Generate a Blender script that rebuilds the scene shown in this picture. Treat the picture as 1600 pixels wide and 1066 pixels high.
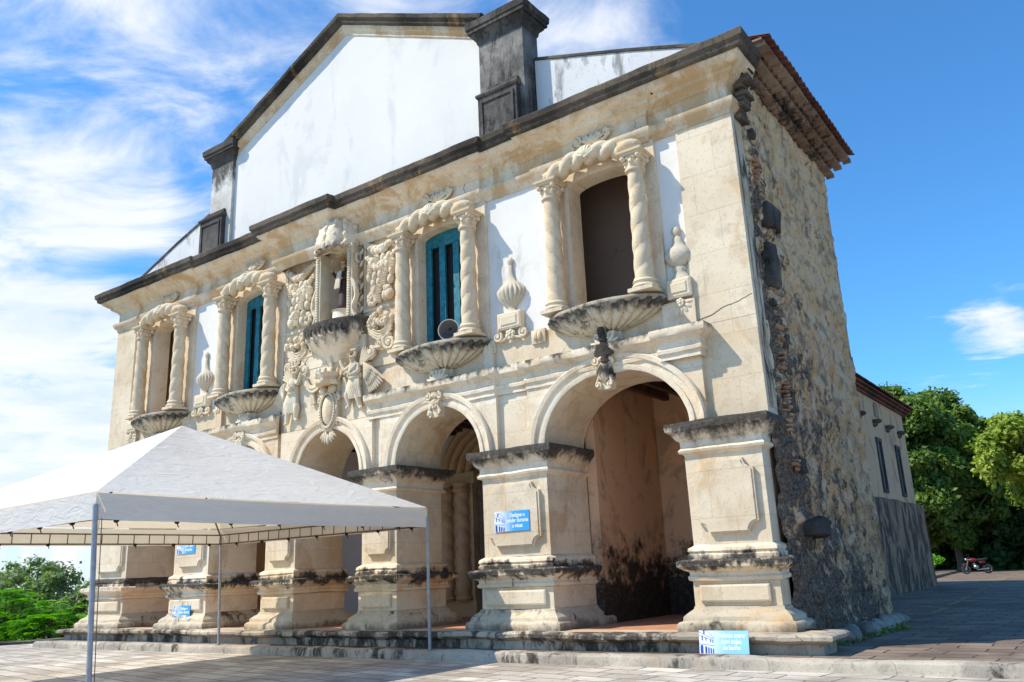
import bpy, bmesh, math, random
import numpy as np
from mathutils import Vector, Matrix, noise
R_ = math.radians
PI = math.pi
random.seed(7)
for o in list(bpy.data.objects): bpy.data.objects.remove(o)
S = bpy.context.scene
COL = S.collection

# ------------------------------------------------------------------ camera
cam_d = bpy.data.cameras.new('camera'); cam = bpy.data.objects.new('camera', cam_d); COL.objects.link(cam)
yaw, pit, rol = 0.61644, 0.27289, -0.04290
fw = Vector((-math.sin(yaw)*math.cos(pit), math.cos(yaw)*math.cos(pit), math.sin(pit)))
r0 = Vector((math.cos(yaw), math.sin(yaw), 0)); u0 = r0.cross(fw)
rt = r0*math.cos(rol)+u0*math.sin(rol); up = -r0*math.sin(rol)+u0*math.cos(rol)
M = Matrix((rt, up, -fw)).transposed().to_4x4(); M.translation = Vector((14.7777, -13.6001, 1.4987))
cam.matrix_world = M
cam_d.sensor_width = 36; cam_d.lens = 36*1291.76/1600
cam_d.clip_start = .1; cam_d.clip_end = 4000
S.camera = cam
S.render.resolution_x = 1024; S.render.resolution_y = 682

# ------------------------------------------------------------------ sun and exposure
SUN = Vector((1.16, 1.0, -1.80)).normalized()
ld = bpy.data.lights.new('sun', 'SUN'); ld.energy = 4.2; ld.angle = R_(.5); ld.color = (1, .92, .78)
lo = bpy.data.objects.new('sun', ld); COL.objects.link(lo)
lo.rotation_euler = SUN.to_track_quat('-Z', 'Y').to_euler(); lo.location = (-20, -25, 40)
S.view_settings.view_transform = 'Standard'; S.view_settings.look = 'None'
S.view_settings.exposure = 0.40; S.view_settings.gamma = 1
try: S.view_settings.use_curve_mapping = False
except Exception: pass

# ------------------------------------------------------------------ node helper
class NT:
    def __init__(s, tree): s.t = tree; s.n = tree.nodes; s.l = tree.links
    def node(s, typ, **kw):
        n = s.n.new(typ)
        for k, v in kw.items(): setattr(n, k, v)
        return n
    def set(s, sock, v):
        if isinstance(v, bpy.types.NodeSocket): s.l.new(v, sock)
        else:
            if isinstance(v, (tuple, list)) and len(v) == 3 and sock.type == 'RGBA': v = (*v, 1)
            sock.default_value = v
    def noise(s, vec, scale, detail=4, rough=.55, dist=0, col=False):
        n = s.node('ShaderNodeTexNoise'); s.set(n.inputs['Vector'], vec)
        n.inputs['Scale'].default_value = scale; n.inputs['Detail'].default_value = detail
        n.inputs['Roughness'].default_value = rough; n.inputs['Distortion'].default_value = dist
        return n.outputs['Color' if col else 'Fac']
    def math(s, op, a, b=0, clamp=False):
        n = s.node('ShaderNodeMath', operation=op, use_clamp=clamp); s.set(n.inputs[0], a); s.set(n.inputs[1], b); return n.outputs[0]
    def mix(s, f, a, b, typ='MIX'):
        n = s.node('ShaderNodeMix', data_type='RGBA', blend_type=typ); s.set(n.inputs[0], f); s.set(n.inputs[6], a); s.set(n.inputs[7], b); return n.outputs[2]
    def ramp(s, v, lo, hi, a=0., b=1.):
        n = s.node('ShaderNodeMapRange', interpolation_type='SMOOTHSTEP'); s.set(n.inputs[0], v)
        for i, q in enumerate((lo, hi, a, b)): s.set(n.inputs[i+1], q)
        return n.outputs[0]
    def mapping(s, vec, scale=(1,1,1), loc=(0,0,0), rot=(0,0,0)):
        n = s.node('ShaderNodeMapping'); s.set(n.inputs[0], vec)
        n.inputs['Scale'].default_value = scale; n.inputs['Location'].default_value = loc; n.inputs['Rotation'].default_value = rot
        return n.outputs[0]
    def sep(s, v):
        n = s.node('ShaderNodeSeparateXYZ'); s.set(n.inputs[0], v); return n.outputs
    def comb(s, x, y, z):
        n = s.node('ShaderNodeCombineXYZ'); s.set(n.inputs[0], x); s.set(n.inputs[1], y); s.set(n.inputs[2], z); return n.outputs[0]

# ------------------------------------------------------------------ world: sky with broken cloud
W = bpy.data.worlds.new('World'); S.world = W; W.use_nodes = True
w = NT(W.node_tree)
bg = W.node_tree.nodes['Background']
sky = w.node('ShaderNodeTexSky', sky_type='NISHITA'); sky.sun_disc = False
sky.sun_elevation = math.asin(-SUN.z); sky.sun_rotation = math.atan2(-SUN.x, -SUN.y) % (2*PI)
sky.air_density = 1.0; sky.dust_density = .3; sky.ozone_density = 3.0
gd = w.node('ShaderNodeTexCoord').outputs['Generated']
sx, sy, sz = w.sep(gd)
zc = w.math('MAXIMUM', sz, .05)
pl = w.comb(w.math('DIVIDE', sx, w.math('ADD', zc, .12)), w.math('DIVIDE', sy, w.math('ADD', zc, .12)), 0)
def blob(px, py, r0, r1, amp):            # a part of the sky where cloud is denser, by direction
    d = (fw + rt*(px-800)/1291.76 - up*(py-533)/1291.76).normalized()
    n = w.node('ShaderNodeVectorMath', operation='DOT_PRODUCT'); w.set(n.inputs[0], gd); n.inputs[1].default_value = d
    return w.ramp(n.outputs['Value'], math.cos(R_(r0)), math.cos(R_(r1)), 0, amp)
pm = w.mapping(pl, (1.0, 1.0, 1.0), rot=(0, 0, R_(-28)))
n1 = w.noise(w.mapping(pm, (1.0, 1.55, 1)), 2.6, 12, .60, .5)
n2 = w.noise(pm, 1.3, 4, .5, .3)
cov = w.math('ADD', w.math('MULTIPLY', n1, .75), w.math('MULTIPLY', n2, .45))
bl = None
for b in [(130, 110, 24, 4, .12), (80, 60, 14, 2, .10), (30, 650, 11, 2, .30), (640, 30, 17, 3, .12), (930, 60, 8, 1, .10), (1548, 520, 3.0, .2, .16), (1590, 505, 2.2, .3, .10), (90, 360, 9, 2, .12), (330, 250, 9, 2, .04), (110, 780, 9, 2, .18), (1470, 60, 5, 1, .05)]:
    q = blob(*b); bl = q if bl is None else w.math('ADD', bl, q)
fac = w.ramp(w.math('ADD', cov, bl), .69, .93, 0, .90)
hz = w.ramp(sz, -.02, .20, .85, 0.)
tint = w.mix(1.0, sky.outputs[0], (.46, .93, 1.24), 'MULTIPLY')
c1 = w.mix(hz, tint, (4.5, 4.9, 5.5))
c2 = w.mix(fac, c1, w.mix(w.ramp(n1, .3, .7), (4.3, 4.8, 5.5), (5.7, 5.75, 5.9)))
w.set(bg.inputs['Color'], c2)
bg.inputs['Strength'].default_value = .145

# ------------------------------------------------------------------ materials
def new_mat(name):
    m = bpy.data.materials.new(name); m.use_nodes = True; t = NT(m.node_tree)
    b = m.node_tree.nodes['Principled BSDF']; b.inputs['Roughness'].default_value = .85
    return m, t, b
def bump(t, b, h, strength=.5, dist=.02, normal=None):
    n = t.node('ShaderNodeBump'); n.inputs['Strength'].default_value = strength; n.inputs['Distance'].default_value = dist
    t.set(n.inputs['Height'], h)
    if normal: t.set(n.inputs['Normal'], normal)
    t.set(b.inputs['Normal'], n.outputs[0]); return n.outputs[0]
MATS = {}
def stone(name, base=(.74, .585, .405), pale=(.83, .72, .55), ochre=.35, grime=.05, band=None, block=None, black=(.020, .018, .016), rough=.6, stretch=1.0, ochre_col=(.56, .33, .13)):
    """weathered limestone; band=(lo,hi,amount): lichen-black zone in the part's own height"""
    if name in MATS: return MATS[name]
    m, t, b = new_mat(name)
    tc = t.node('ShaderNodeTexCoord'); P = tc.outputs['Object']
    a = t.noise(P, .55, 5, .6); a2 = t.noise(P, 2.6, 6, .65, .4)
    col = t.mix(t.ramp(a, .35, .65), base, pale)
    col = t.mix(t.ramp(a2, .50, .62, 0, .42), col, tuple(c*.76 for c in base))
    och = t.noise(t.mapping(P, (1, 1, .55), (5, 1, 3)), 1.15, 7, .68, .6)
    col = t.mix(t.ramp(och, .60-ochre*.22, .70-ochre*.16, 0, min(1, .30+.65*ochre)), col, ochre_col)
    fine = t.noise(P, 23, 6, .7)
    col = t.mix(t.ramp(fine, .54, .66, 0, .45), col, tuple(c*.58 for c in base))
    hgt = t.math('ADD', t.math('MULTIPLY', a2, .8), t.math('MULTIPLY', fine, .35))
    if block:
        bw, bh = block[0], block[1]
        X, Y, Z = t.sep(P)
        v = t.comb(t.math('ADD', X, Y), Z, 0)
        br = t.node('ShaderNodeTexBrick'); t.set(br.inputs['Vector'], t.mapping(v, loc=(.37, .11, 0)))
        br.inputs['Color1'].default_value = (1, 1, 1, 1); br.inputs['Color2'].default_value = (.80, .76, .68, 1); br.inputs['Mortar'].default_value = (.52, .42, .30, 1)
        br.inputs['Scale'].default_value = 1; br.inputs['Mortar Size'].default_value = .005; br.inputs['Mortar Smooth'].default_value = .4
        br.inputs['Brick Width'].default_value = bw; br.inputs['Row Height'].default_value = bh; br.inputs['Bias'].default_value = -.2
        col = t.mix(.42, col, t.mix(1, col, br.outputs['Color'], 'MULTIPLY'))
        hgt = t.math('SUBTRACT', hgt, t.math('MULTIPLY', br.outputs['Fac'], .4))
    g1 = t.noise(t.mapping(P, (1, 1, .42*stretch), (9, 2, 7)), 3.1, 8, .72, .5)
    g0 = t.noise(P, .45, 3, .5)
    gg = t.math('ADD', t.math('MULTIPLY', g1, .7), t.math('MULTIPLY', g0, .42))
    th = .715 - grime*.36
    mask = t.ramp(gg, th, th+.10, 0, .93)
    sp = t.ramp(t.noise(P, 9, 5, .8), .685-.16*grime, .72-.16*grime, 0, .7)
    mask = t.math('MAXIMUM', mask, sp)
    if band:
        X, Y, Z = t.sep(tc.outputs['Generated'])
        zz = t.math('ADD', Z, t.math('MULTIPLY', t.math('SUBTRACT', t.noise(t.mapping(P, (1, 1, .5)), 2.3, 7, .72), .5), 1.5))
        lo, hi, am = band[:3]
        if lo < hi: bm = t.ramp(zz, lo, hi, 0, am)
        else: bm = t.ramp(t.math('SUBTRACT', 1, zz), 1-lo, 1-hi, 0, am)
        if len(band) > 3: bm = t.math('MULTIPLY', bm, t.ramp(t.math('SUBTRACT', 1, zz), 1-band[4], 1-band[3]))
        mask = t.math('MAXIMUM', mask, bm)
    blk = t.mix(t.ramp(t.noise(P, 14, 5, .7), .35, .7), black, tuple(c*4.5 for c in black))
    col = t.mix(mask, col, blk)
    t.set(b.inputs['Base Color'], col)
    b.inputs['Roughness'].default_value = .9
    b.inputs['Specular IOR Level'].default_value = .2
    bump(t, b, hgt, rough, .025)
    MATS[name] = m; return m
def plain(name, c, rough=.6, metal=0, var=.12, vscale=6, bmp=.15, spec=.4):
    if name in MATS: return MATS[name]
    m, t, b = new_mat(name); P = t.node('ShaderNodeTexCoord').outputs['Object']
    n = t.noise(P, vscale, 6, .6, .3)
    t.set(b.inputs['Base Color'], t.mix(t.ramp(n, .3, .7), tuple(x*(1-var) for x in c), tuple(min(1, x*(1+var)) for x in c)))
    b.inputs['Roughness'].default_value = rough; b.inputs['Metallic'].default_value = metal; b.inputs['Specular IOR Level'].default_value = spec
    if bmp: bump(t, b, t.noise(P, vscale*3, 5, .6), bmp, .01)
    MATS[name] = m; return m
def plaster(name, c, stain=(.30, .29, .28), amount=.3, sc=1.0, streak=.3, low=None):
    """limewashed wall with grey water marks; low=(z0,z1): damp-black zone near a floor"""
    if name in MATS: return MATS[name]
    m, t, b = new_mat(name); P = t.node('ShaderNodeTexCoord').outputs['Object']
    a = t.noise(t.mapping(P, (1, 1, streak)), 1.3*sc, 9, .68, .5); f = t.noise(P, 17, 5, .7)
    col = t.mix(t.ramp(t.noise(P, .6*sc, 5, .6), .3, .7), c, tuple(x*.93 for x in c))
    col = t.mix(t.ramp(a, .68-.22*amount, .80-.22*amount, 0, .8), col, stain)
    col = t.mix(t.ramp(f, .56, .70, 0, .3*amount+.1), col, stain)
    if low:
        X, Y, Z = t.sep(P)
        zz = t.math('ADD', Z, t.math('MULTIPLY', t.math('SUBTRACT', t.noise(P, 1.9, 9, .78), .5), 5.2))
        k = t.ramp(zz, low[0], low[1], .97, 0)
        col = t.mix(k, col, t.mix(t.ramp(f, .4, .65), (.018, .016, .014), (.07, .055, .045)))
    t.set(b.inputs['Base Color'], col); b.inputs['Roughness'].default_value = .92; b.inputs['Specular IOR Level'].default_value = .15
    bump(t, b, t.math('ADD', t.noise(P, 3.2, 6, .6), t.math('MULTIPLY', f, .3)), .35, .02)
    MATS[name] = m; return m

M_st = stone('limestone', ochre=.30, grime=.02)
M_wall = stone('ashlar_limestone', ochre=.28, grime=.0, block=(1.15, .62), rough=.4)
M_pil = stone('ashlar_pilaster', base=(.69, .56, .39), pale=(.79, .68, .51), ochre=.22, grime=.04, block=(.85, .78), rough=.5)
M_ent = stone('entablature_limestone', ochre=.62, grime=.10, block=(1.3, 3))
M_carve = stone('carved_limestone', base=(.67, .54, .37), pale=(.79, .69, .51), ochre=.36, grime=.11, rough=.8)
M_col = stone('column_limestone', base=(.66, .52, .345), pale=(.76, .64, .46), ochre=.36, grime=.07, stretch=.5, rough=.5)
M_top = stone('lichen_topped_limestone', ochre=.35, grime=.14, band=(.28, .46, .96, .62, .85))
M_imp = stone('lichen_impost_limestone', ochre=.30, grime=.12, band=(.40, .74, .95))
M_base = stone('worn_base_limestone', base=(.50, .42, .30), pale=(.62, .53, .39), ochre=.3, grime=.33, band=(.55, .15, .7))
M_blk = stone('lichen_blackened_stone', base=(.055, .05, .045), pale=(.15, .135, .12), ochre=.05, grime=.36, rough=.9)
M_cap = stone('black_cornice_cap', base=(.030, .026, .022), pale=(.15, .12, .09), ochre=.22, grime=.30, rough=1.0)
M_step = stone('step_stone', base=(.36, .305, .235), pale=(.56, .49, .38), ochre=.16, grime=.50, rough=1.0, block=(2.3, 9))
M_in = plaster('terracotta_plaster', (.72, .46, .275), (.42, .28, .18), .8, 1.3, .7, low=(1.3, 2.1))
M_in2 = plaster('orange_plaster', (.74, .44, .24), (.46, .28, .17), .4)
M_wash_shade = plaster('shaded_whitewash', (.62, .58, .56), (.36, .33, .31), .2)  # whitewash greyed: the portico shade is put into its colour
M_white = plaster('limewash', (.80, .775, .72), (.58, .54, .49), .60, .9, .4)
M_ped = plaster('pediment_limewash', (.79, .765, .71), (.64, .625, .60), .80, .6, .45)
M_para = plaster('streaked_parapet_plaster', (.74, .73, .71), (.20, .19, .18), .7, 1.6, .35)
M_blue = plain('blue_painted_wood', (.012, .165, .225), .55, var=.34, vscale=9)
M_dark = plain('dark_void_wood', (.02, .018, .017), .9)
M_brown = plaster('brown_board', (.17, .12, .095), (.10, .07, .055), .45, 2, 1.0)
M_wood = plain('dark_timber', (.09, .05, .03), .7, var=.4, vscale=3)
M_floor = plain('terracotta_floor', (.50, .24, .135), .75, var=.15, vscale=4)
M_tile = stone('clay_roof_tile', base=(.16, .06, .045), pale=(.25, .12, .09), ochre=.1, grime=.42, ochre_col=(.10, .05, .04))
M_brick = stone('limed_brick', base=(.27, .18, .13), pale=(.42, .32, .24), ochre=.4, grime=.44, ochre_col=(.22, .085, .06))

# ------------------------------------------------------------------ mesh collector
JIT = True
class MB:
    def __init__(s): s.v = []; s.f = []
    def add(s, vs, fs):
        o = len(s.v); s.v += [tuple(p) for p in vs]; s.f += [tuple(i+o for i in f) for f in fs]
    def box(s, x0, x1, y0, y1, z0, z1):
        s.add([(x0,y0,z0),(x1,y0,z0),(x1,y1,z0),(x0,y1,z0),(x0,y0,z1),(x1,y0,z1),(x1,y1,z1),(x0,y1,z1)],
              [(0,3,2,1),(4,5,6,7),(0,1,5,4),(1,2,6,5),(2,3,7,6),(3,0,4,7)])
    def bevbox(s, x0, x1, y0, y1, z0, z1, b):       # raised panel: back face full, front face inset by b
        s.add([(x0,y1,z0),(x1,y1,z0),(x1,y1,z1),(x0,y1,z1),(x0,y0+b*.5,z0),(x1,y0+b*.5,z0),(x1,y0+b*.5,z1),(x0,y0+b*.5,z1),
               (x0+b,y0,z0+b),(x1-b,y0,z0+b),(x1-b,y0,z1-b),(x0+b,y0,z1-b)],
              [(3,2,1,0),(0,1,5,4),(1,2,6,5),(2,3,7,6),(3,0,4,7),(4,5,9,8),(5,6,10,9),(6,7,11,10),(7,4,8,11),(8,9,10,11)])
    def prism(s, poly, y0, y1, bev=0):              # poly in xz, counter-clockwise seen from the front (-y)
        n = len(poly)
        s.add([(x, y0, z) for x, z in poly]+[(x, y1, z) for x, z in poly],
              [tuple(range(n)), tuple(range(2*n-1, n-1, -1))]+[(i, n+i, n+(i+1)%n, (i+1)%n) for i in range(n)])
    def grid(s, rows, closeu=False):                # rows of equal length point lists
        n = len(rows[0]); o = []
        for r in rows: o += r
        fs = []
        for i in range(len(rows)-1):
            for j in range(n-1 if not closeu else n):
                k = (j+1) % n
                fs.append((i*n+j, i*n+k, (i+1)*n+k, (i+1)*n+j))
        s.add(o, fs)
    def mold(s, path, prof, closed=False, step=.22, caps=True):
        """sweep prof [(out, z)] along an xy path; outside is to the right of travel"""
        P = [Vector((x, y)) for x, y in path]
        n = len(P); offs = []
        for i in range(n):
            a = P[i]-P[i-1] if (i > 0 or closed) else None
            b = P[(i+1) % n]-P[i] if (i < n-1 or closed) else None
            na = Vector((a.y, -a.x)).normalized() if a is not None else None
            nb = Vector((b.y, -b.x)).normalized() if b is not None else None
            if na is None: q = nb
            elif nb is None: q = na
            else:
                q = na+nb
                q = q/max(.15, q.length_squared/2)
            offs.append(q)
        pts = []
        m = n if closed else n-1
        for i in range(m):
            j = (i+1) % n; L = (P[j]-P[i]).length; k = max(1, int(L/step)) if step else 1
            for t in range(k):
                f = t/k; pts.append((P[i].lerp(P[j], f), offs[i].lerp(offs[j], f)))
        if not closed: pts.append((P[-1], offs[-1]))
        rows = [[(p.x+q.x*o, p.y+q.y*o, z) for p, q in pts] for o, z in prof]
        s.grid(rows, closed)
        if not closed and caps:
            for idx in (0, -1):
                ring = [r[idx] for r in rows]
                s.add(ring, [tuple(range(len(ring))) if idx == 0 else tuple(reversed(range(len(ring))))])
    def sweep(s, path, frames, prof, closed=True, caps=True):
        """path points, frames = [(u, v)] per point, prof = [(a, b)] closed loop"""
        rows = []
        for p, (u, v) in zip(path, frames):
            p = Vector(p); rows.append([tuple(p+Vector(u)*a+Vector(v)*b) for a, b in prof])
        s.grid(rows, closed)
        if caps:
            s.add(rows[0], [tuple(range(len(prof)))]); s.add(rows[-1], [tuple(reversed(range(len(prof))))])
    def tube(s, path, rad, n=8, cap=True):
        P = [Vector(p) for p in path]; rows = []
        nrm = None
        for i, p in enumerate(P):
            t = (P[min(i+1, len(P)-1)]-P[max(i-1, 0)])
            t = t.normalized() if t.length > 1e-9 else Vector((0, 0, 1))
            if nrm is None:
                nrm = t.orthogonal().normalized()
            else:
                nrm = (nrm-t*nrm.dot(t)); nrm = nrm.normalized() if nrm.length > 1e-6 else t.orthogonal().normalized()
            bi = t.cross(nrm); r = rad[i] if isinstance(rad, (list, tuple)) else rad
            rows.append([tuple(p+(nrm*math.cos(2*PI*k/n)+bi*math.sin(2*PI*k/n))*r) for k in range(n)])
        s.grid(rows, True)
        if cap: s.add(rows[0], [tuple(reversed(range(n)))]); s.add(rows[-1], [tuple(range(n))])
    def rope(s, path, R, turns, strands=2, n=20, depth=.22):
        """twisted rope along a path"""
        P = [Vector(p) for p in path]; rows = []; nrm = None; N = len(P)
        for i, p in enumerate(P):
            t = (P[min(i+1, N-1)]-P[max(i-1, 0)]).normalized()
            if nrm is None: nrm = Vector((0, -1, 0))
            nrm = (nrm-t*nrm.dot(t)).normalized(); bi = t.cross(nrm)
            ph = turns*2*PI*i/(N-1); row = []
            for k in range(n):
                a = 2*PI*k/n
                rr = R*(1-depth+depth*1.5*abs(math.sin((a+ph)*strands/2))**.7)
                row.append(tuple(p+(nrm*math.cos(a)+bi*math.sin(a))*rr))
            rows.append(row)
        s.grid(rows, True); s.add(rows[0], [tuple(reversed(range(n)))]); s.add(rows[-1], [tuple(range(n))])
    def lathe(s, cx, cy, prof, n=20, a0=0, a1=2*PI, flute=None):
        rows = []; cl = abs(a1-a0-2*PI) < 1e-6
        m = n if cl else n+1
        for r, z in prof:
            row = []
            for k in range(m):
                a = a0+(a1-a0)*k/n
                q = r*(1+(flute[1]*(abs(math.sin(a*flute[0]/2))-.6) if flute and flute[2] <= z <= flute[3] else 0))
                row.append((cx+q*math.cos(a), cy+q*math.sin(a), z))
            rows.append(row)
        s.grid(rows, cl)
        if cl and prof[0][0] > 1e-4: s.add(rows[0], [tuple(reversed(range(m)))])
        if cl and prof[-1][0] > 1e-4: s.add(rows[-1], [tuple(range(m))])
    def ell(s, c, r, n=8, m=6, rot=None):
        c = Vector(c); rows = []
        for i in range(m+1):
            t = PI*i/m; row = []
            for k in range(n):
                a = 2*PI*k/n
                v = Vector((r[0]*math.sin(t)*math.cos(a), r[1]*math.sin(t)*math.sin(a), r[2]*math.cos(t)))
                if rot is not None: v = rot @ v
                row.append(tuple(c+v))
            rows.append(row)
        s.grid(rows, True)
    def volute(s, cx, cz, y, R, turns=1.6, rad=.03, sgn=1, a0=0):
        pts = []; rr = []; N = int(18*turns)
        for i in range(N+1):
            f = i/N; a = a0+sgn*2*PI*turns*f; r = R*(1-.85*f)
            pts.append((cx+r*math.cos(a), y-.03*f, cz+r*math.sin(a))); rr.append(rad*(1-.35*f))
        s.tube(pts, rr, 6)
        s.ell((cx, y, cz), (rad*1.5, rad*1.5, rad*1.5), 7, 5)
    def scroll(s, pts, rad, y):                     # smooth tube through xz points on a plane
        s.tube([(x, y-(dy if len(p) > 2 else 0), z) for p in smooth(pts) for x, z, dy in [(p[0], p[1], p[2] if len(p) > 2 else 0)]], rad, 6)
    def leafy(s, x, z, y, L, ang, wd, th=.04):      # carved leaf / feather lying on the wall
        rot = Matrix.Rotation(-ang, 3, 'Y')
        s.ell((x+math.cos(ang)*L/2, y, z+math.sin(ang)*L/2), (L/2, th, wd/2), 7, 6, rot)
    def flower(s, x, z, y, R, n=6):
        for k in range(n):
            a = 2*PI*k/n+.3; s.ell((x+R*.6*math.cos(a), y, z+R*.6*math.sin(a)), (R*.42, R*.25, R*.42), 7, 5)
        s.ell((x, y-R*.12, z), (R*.3, R*.3, R*.3), 7, 5)
    def fan(s, cx, cz, y, R, a0, a1, n, th=.05):    # scallop shell
        for k in range(n):
            a = a0+(a1-a0)*(k+.5)/n
            rot = Matrix.Rotation(-a, 3, 'Y'); L = R
            s.ell((cx+math.cos(a)*L*.52, y, cz+math.sin(a)*L*.52), (L*.5, th, R*abs(a1-a0)/n*.42), 6, 7, rot)
def smooth(pts, k=4):
    P = [Vector(p) for p in pts]; out = []
    for i in range(len(P)-1):
        a = P[max(i-1, 0)]; b = P[i]; c = P[i+1]; d = P[min(i+2, len(P)-1)]
        for j in range(k):
            t = j/k
            out.append(.5*((2*b)+(c-a)*t+(2*a-5*b+4*c-d)*t*t+(3*b-a-3*c+d)*t**3))
    out.append(P[-1]); return out
def jit(v, amp):
    p = Vector(v)
    q = noise.noise_vector(p*1.3)*amp + noise.noise_vector(p*6.1)*amp*.55
    return (v[0]+q.x, v[1]+q.y*.8, v[2]+q.z)
def obj(name, mb, mat, parent=None, jitter=0, smooth_=False, loc=None):
    me = bpy.data.meshes.new(name)
    vs = [jit(v, jitter) for v in mb.v] if jitter else mb.v
    me.from_pydata(vs, [], mb.f); me.update()
    bm = bmesh.new(); bm.from_mesh(me); bmesh.ops.remove_doubles(bm, verts=bm.verts, dist=.0004)
    bmesh.ops.recalc_face_normals(bm, faces=bm.faces); bm.to_mesh(me); bm.free()
    me.materials.append(mat)
    if smooth_:
        me.polygons.foreach_set('use_smooth', [True]*len(me.polygons))
        try: me.set_sharp_from_angle(angle=R_(38 if smooth_ is True else smooth_))
        except Exception: pass
    o = bpy.data.objects.new(name, me); COL.objects.link(o)
    if parent: o.parent = parent
    if loc: o.location = loc
    return o
def empty(name, loc, label=None, cat=None, group=None, rz=0):
    o = bpy.data.objects.new(name, None); COL.objects.link(o); o.location = loc; o.rotation_euler = (0, 0, rz); o.empty_display_size = .3
    tag(o, label, cat, group); return o
def tag(o, label=None, cat=None, group=None, kind=None):
    if label: o['label'] = label
    if cat: o['category'] = cat
    if group: o['group'] = group
    if kind: o['kind'] = kind
    return o
def copy_tree(o, loc=None, parent=None, scale=None):
    c = o.copy(); COL.objects.link(c)
    if parent: c.parent = parent
    if loc is not None: c.location = loc
    if scale is not None: c.scale = scale
    for ch in list(o.children):
        copy_tree(ch, None, c)
    return c
def arc(cx, cz, rx, rz, a0, a1, n): return [(cx+rx*math.cos(a0+(a1-a0)*i/n), cz+rz*math.sin(a0+(a1-a0)*i/n)) for i in range(n+1)]

# ================================================================== GROUND
def ground_mat(name, dark=False):
    m, t, b = new_mat(name); P = t.node('ShaderNodeTexCoord').outputs['Object']
    Pd = t.node('ShaderNodeVectorMath', operation='ADD')
    t.set(Pd.inputs[0], P); sc = t.node('ShaderNodeVectorMath', operation='SCALE'); t.set(sc.inputs[0], t.noise(P, .8, 3, .5, col=True)); sc.inputs['Scale'].default_value = .22; t.set(Pd.inputs[1], sc.outputs[0])
    br = t.node('ShaderNodeTexBrick'); t.set(br.inputs['Vector'], t.mapping(Pd.outputs[0], rot=(0, 0, R_(8 if not dark else 2))))
    br.inputs['Color1'].default_value = (.70, .635, .535, 1); br.inputs['Color2'].default_value = (.42, .36, .29, 1); br.inputs['Mortar'].default_value = (.10, .085, .07, 1)
    br.inputs['Scale'].default_value = 1; br.inputs['Mortar Size'].default_value = .018; br.inputs['Mortar Smooth'].default_value = .5
    br.inputs['Brick Width'].default_value = .78; br.inputs['Row Height'].default_value = .42; br.offset = .43
    n = t.noise(P, 1.7, 8, .7, .4); f = t.noise(P, 28, 5, .7)
    col = t.mix(t.ramp(n, .46, .66, 0, .6), br.outputs['Color'], (.30, .265, .225))
    col = t.mix(t.ramp(t.noise(P, 5.3, 6, .7), .58, .70, 0, .5), col, (.66, .62, .55))
    col = t.mix(t.ramp(f, .55, .75, 0, .35), col, (.10, .09, .08))
    dirt = t.noise(P, .45, 6, .65, .3)
    col = t.mix(t.ramp(dirt, .46, .60, 0, .55), col, (.22, .18, .14))
    col = t.mix(t.ramp(t.noise(P, 11, 6, .8), .60, .66, 0, .5), col, (.08, .065, .05))
    if dark: col = t.mix(1, col, (.44, .36, .30), 'MULTIPLY')  # shade beside the church put into the slab colour
    t.set(b.inputs['Base Color'], col); b.inputs['Roughness'].default_value = .88
    h = t.math('SUBTRACT', t.math('ADD', t.math('MULTIPLY', n, .6), t.math('MULTIPLY', f, .15)), t.math('MULTIPLY', br.outputs['Fac'], .8))
    bump(t, b, h, .9, .03); return m
M_pave = ground_mat('stone_slab_paving'); M_pave_shade = ground_mat('shaded_grey_slab_paving', True)
M_earth = plain('grassy_earth', (.10, .13, .045), .95, var=.4, vscale=2)
g = MB(); g.add([(-900, -300, -1.3), (900, -300, -1.3), (900, 1500, -1.3), (-900, 1500, -1.3)], [(0, 1, 2, 3)])
tag(obj('ground', g, M_earth), kind='structure')
# forecourt paving with an edge that runs past the left side of the church
g = MB(); poly = [(-40, -43), (60, -43), (60, -1.25), (-10.7, -1.25), (-10.7, 3.9), (-11.0, 3.9), (-15.3, -3.4)]
g.add([(x, y, 0) for x, y in poly]+[(x, y, -1.6) for x, y in poly], [tuple(range(7))]+[(i, 7+i, 7+(i+1) % 7, (i+1) % 7) for i in range(7)])
tag(obj('forecourt_paving', g, M_pave), kind='structure')
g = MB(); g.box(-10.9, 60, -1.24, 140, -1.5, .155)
tag(obj('side_paving', g, M_pave_shade), kind='structure')
M_kerb = stone('kerb_stone', base=(.33, .29, .24), pale=(.54, .48, .39), ochre=.10, grime=.36, rough=1.0, block=(1.7, 9))
# low kerb step along the front
g = MB(); g.mold([(-11.0, .2), (-11.0, -1.08), (60, -1.08)], [(.0, -.2), (.245, -.2), (.25, .08), (.235, .135), (.19, .165), (.0, .172)], step=.12)
tag(obj('kerb_step', g, M_kerb, jitter=.02, smooth_=True), kind='structure')
g = MB(); g.mold([(-15.25, -3.5), (-10.95, 3.95)], [(.0, .0), (.22, .0), (.22, .08), (.0, .10), (-.12, .09), (-.14, -.4)], step=.3)
tag(obj('terrace_kerb', g, M_blk, jitter=.03), kind='structure')
# kerb and raised pavement beside the nave
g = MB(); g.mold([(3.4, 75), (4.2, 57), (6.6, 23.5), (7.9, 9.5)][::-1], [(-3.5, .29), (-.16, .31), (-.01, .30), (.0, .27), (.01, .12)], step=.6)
tag(obj('side_pavement', g, M_pave_shade, jitter=.02), kind='structure')
g = MB()
for i in range(14):
    y = 9+i*3.4; x = 10.6+(y-9)*-.05
    g.box(x, x+.10, y, y+2.0, .159, .163)
tag(obj('road_marking', g, plain('worn_yellow_paint', (.36, .25, .07), .8, var=.5, vscale=8)), kind='structure')

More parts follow.
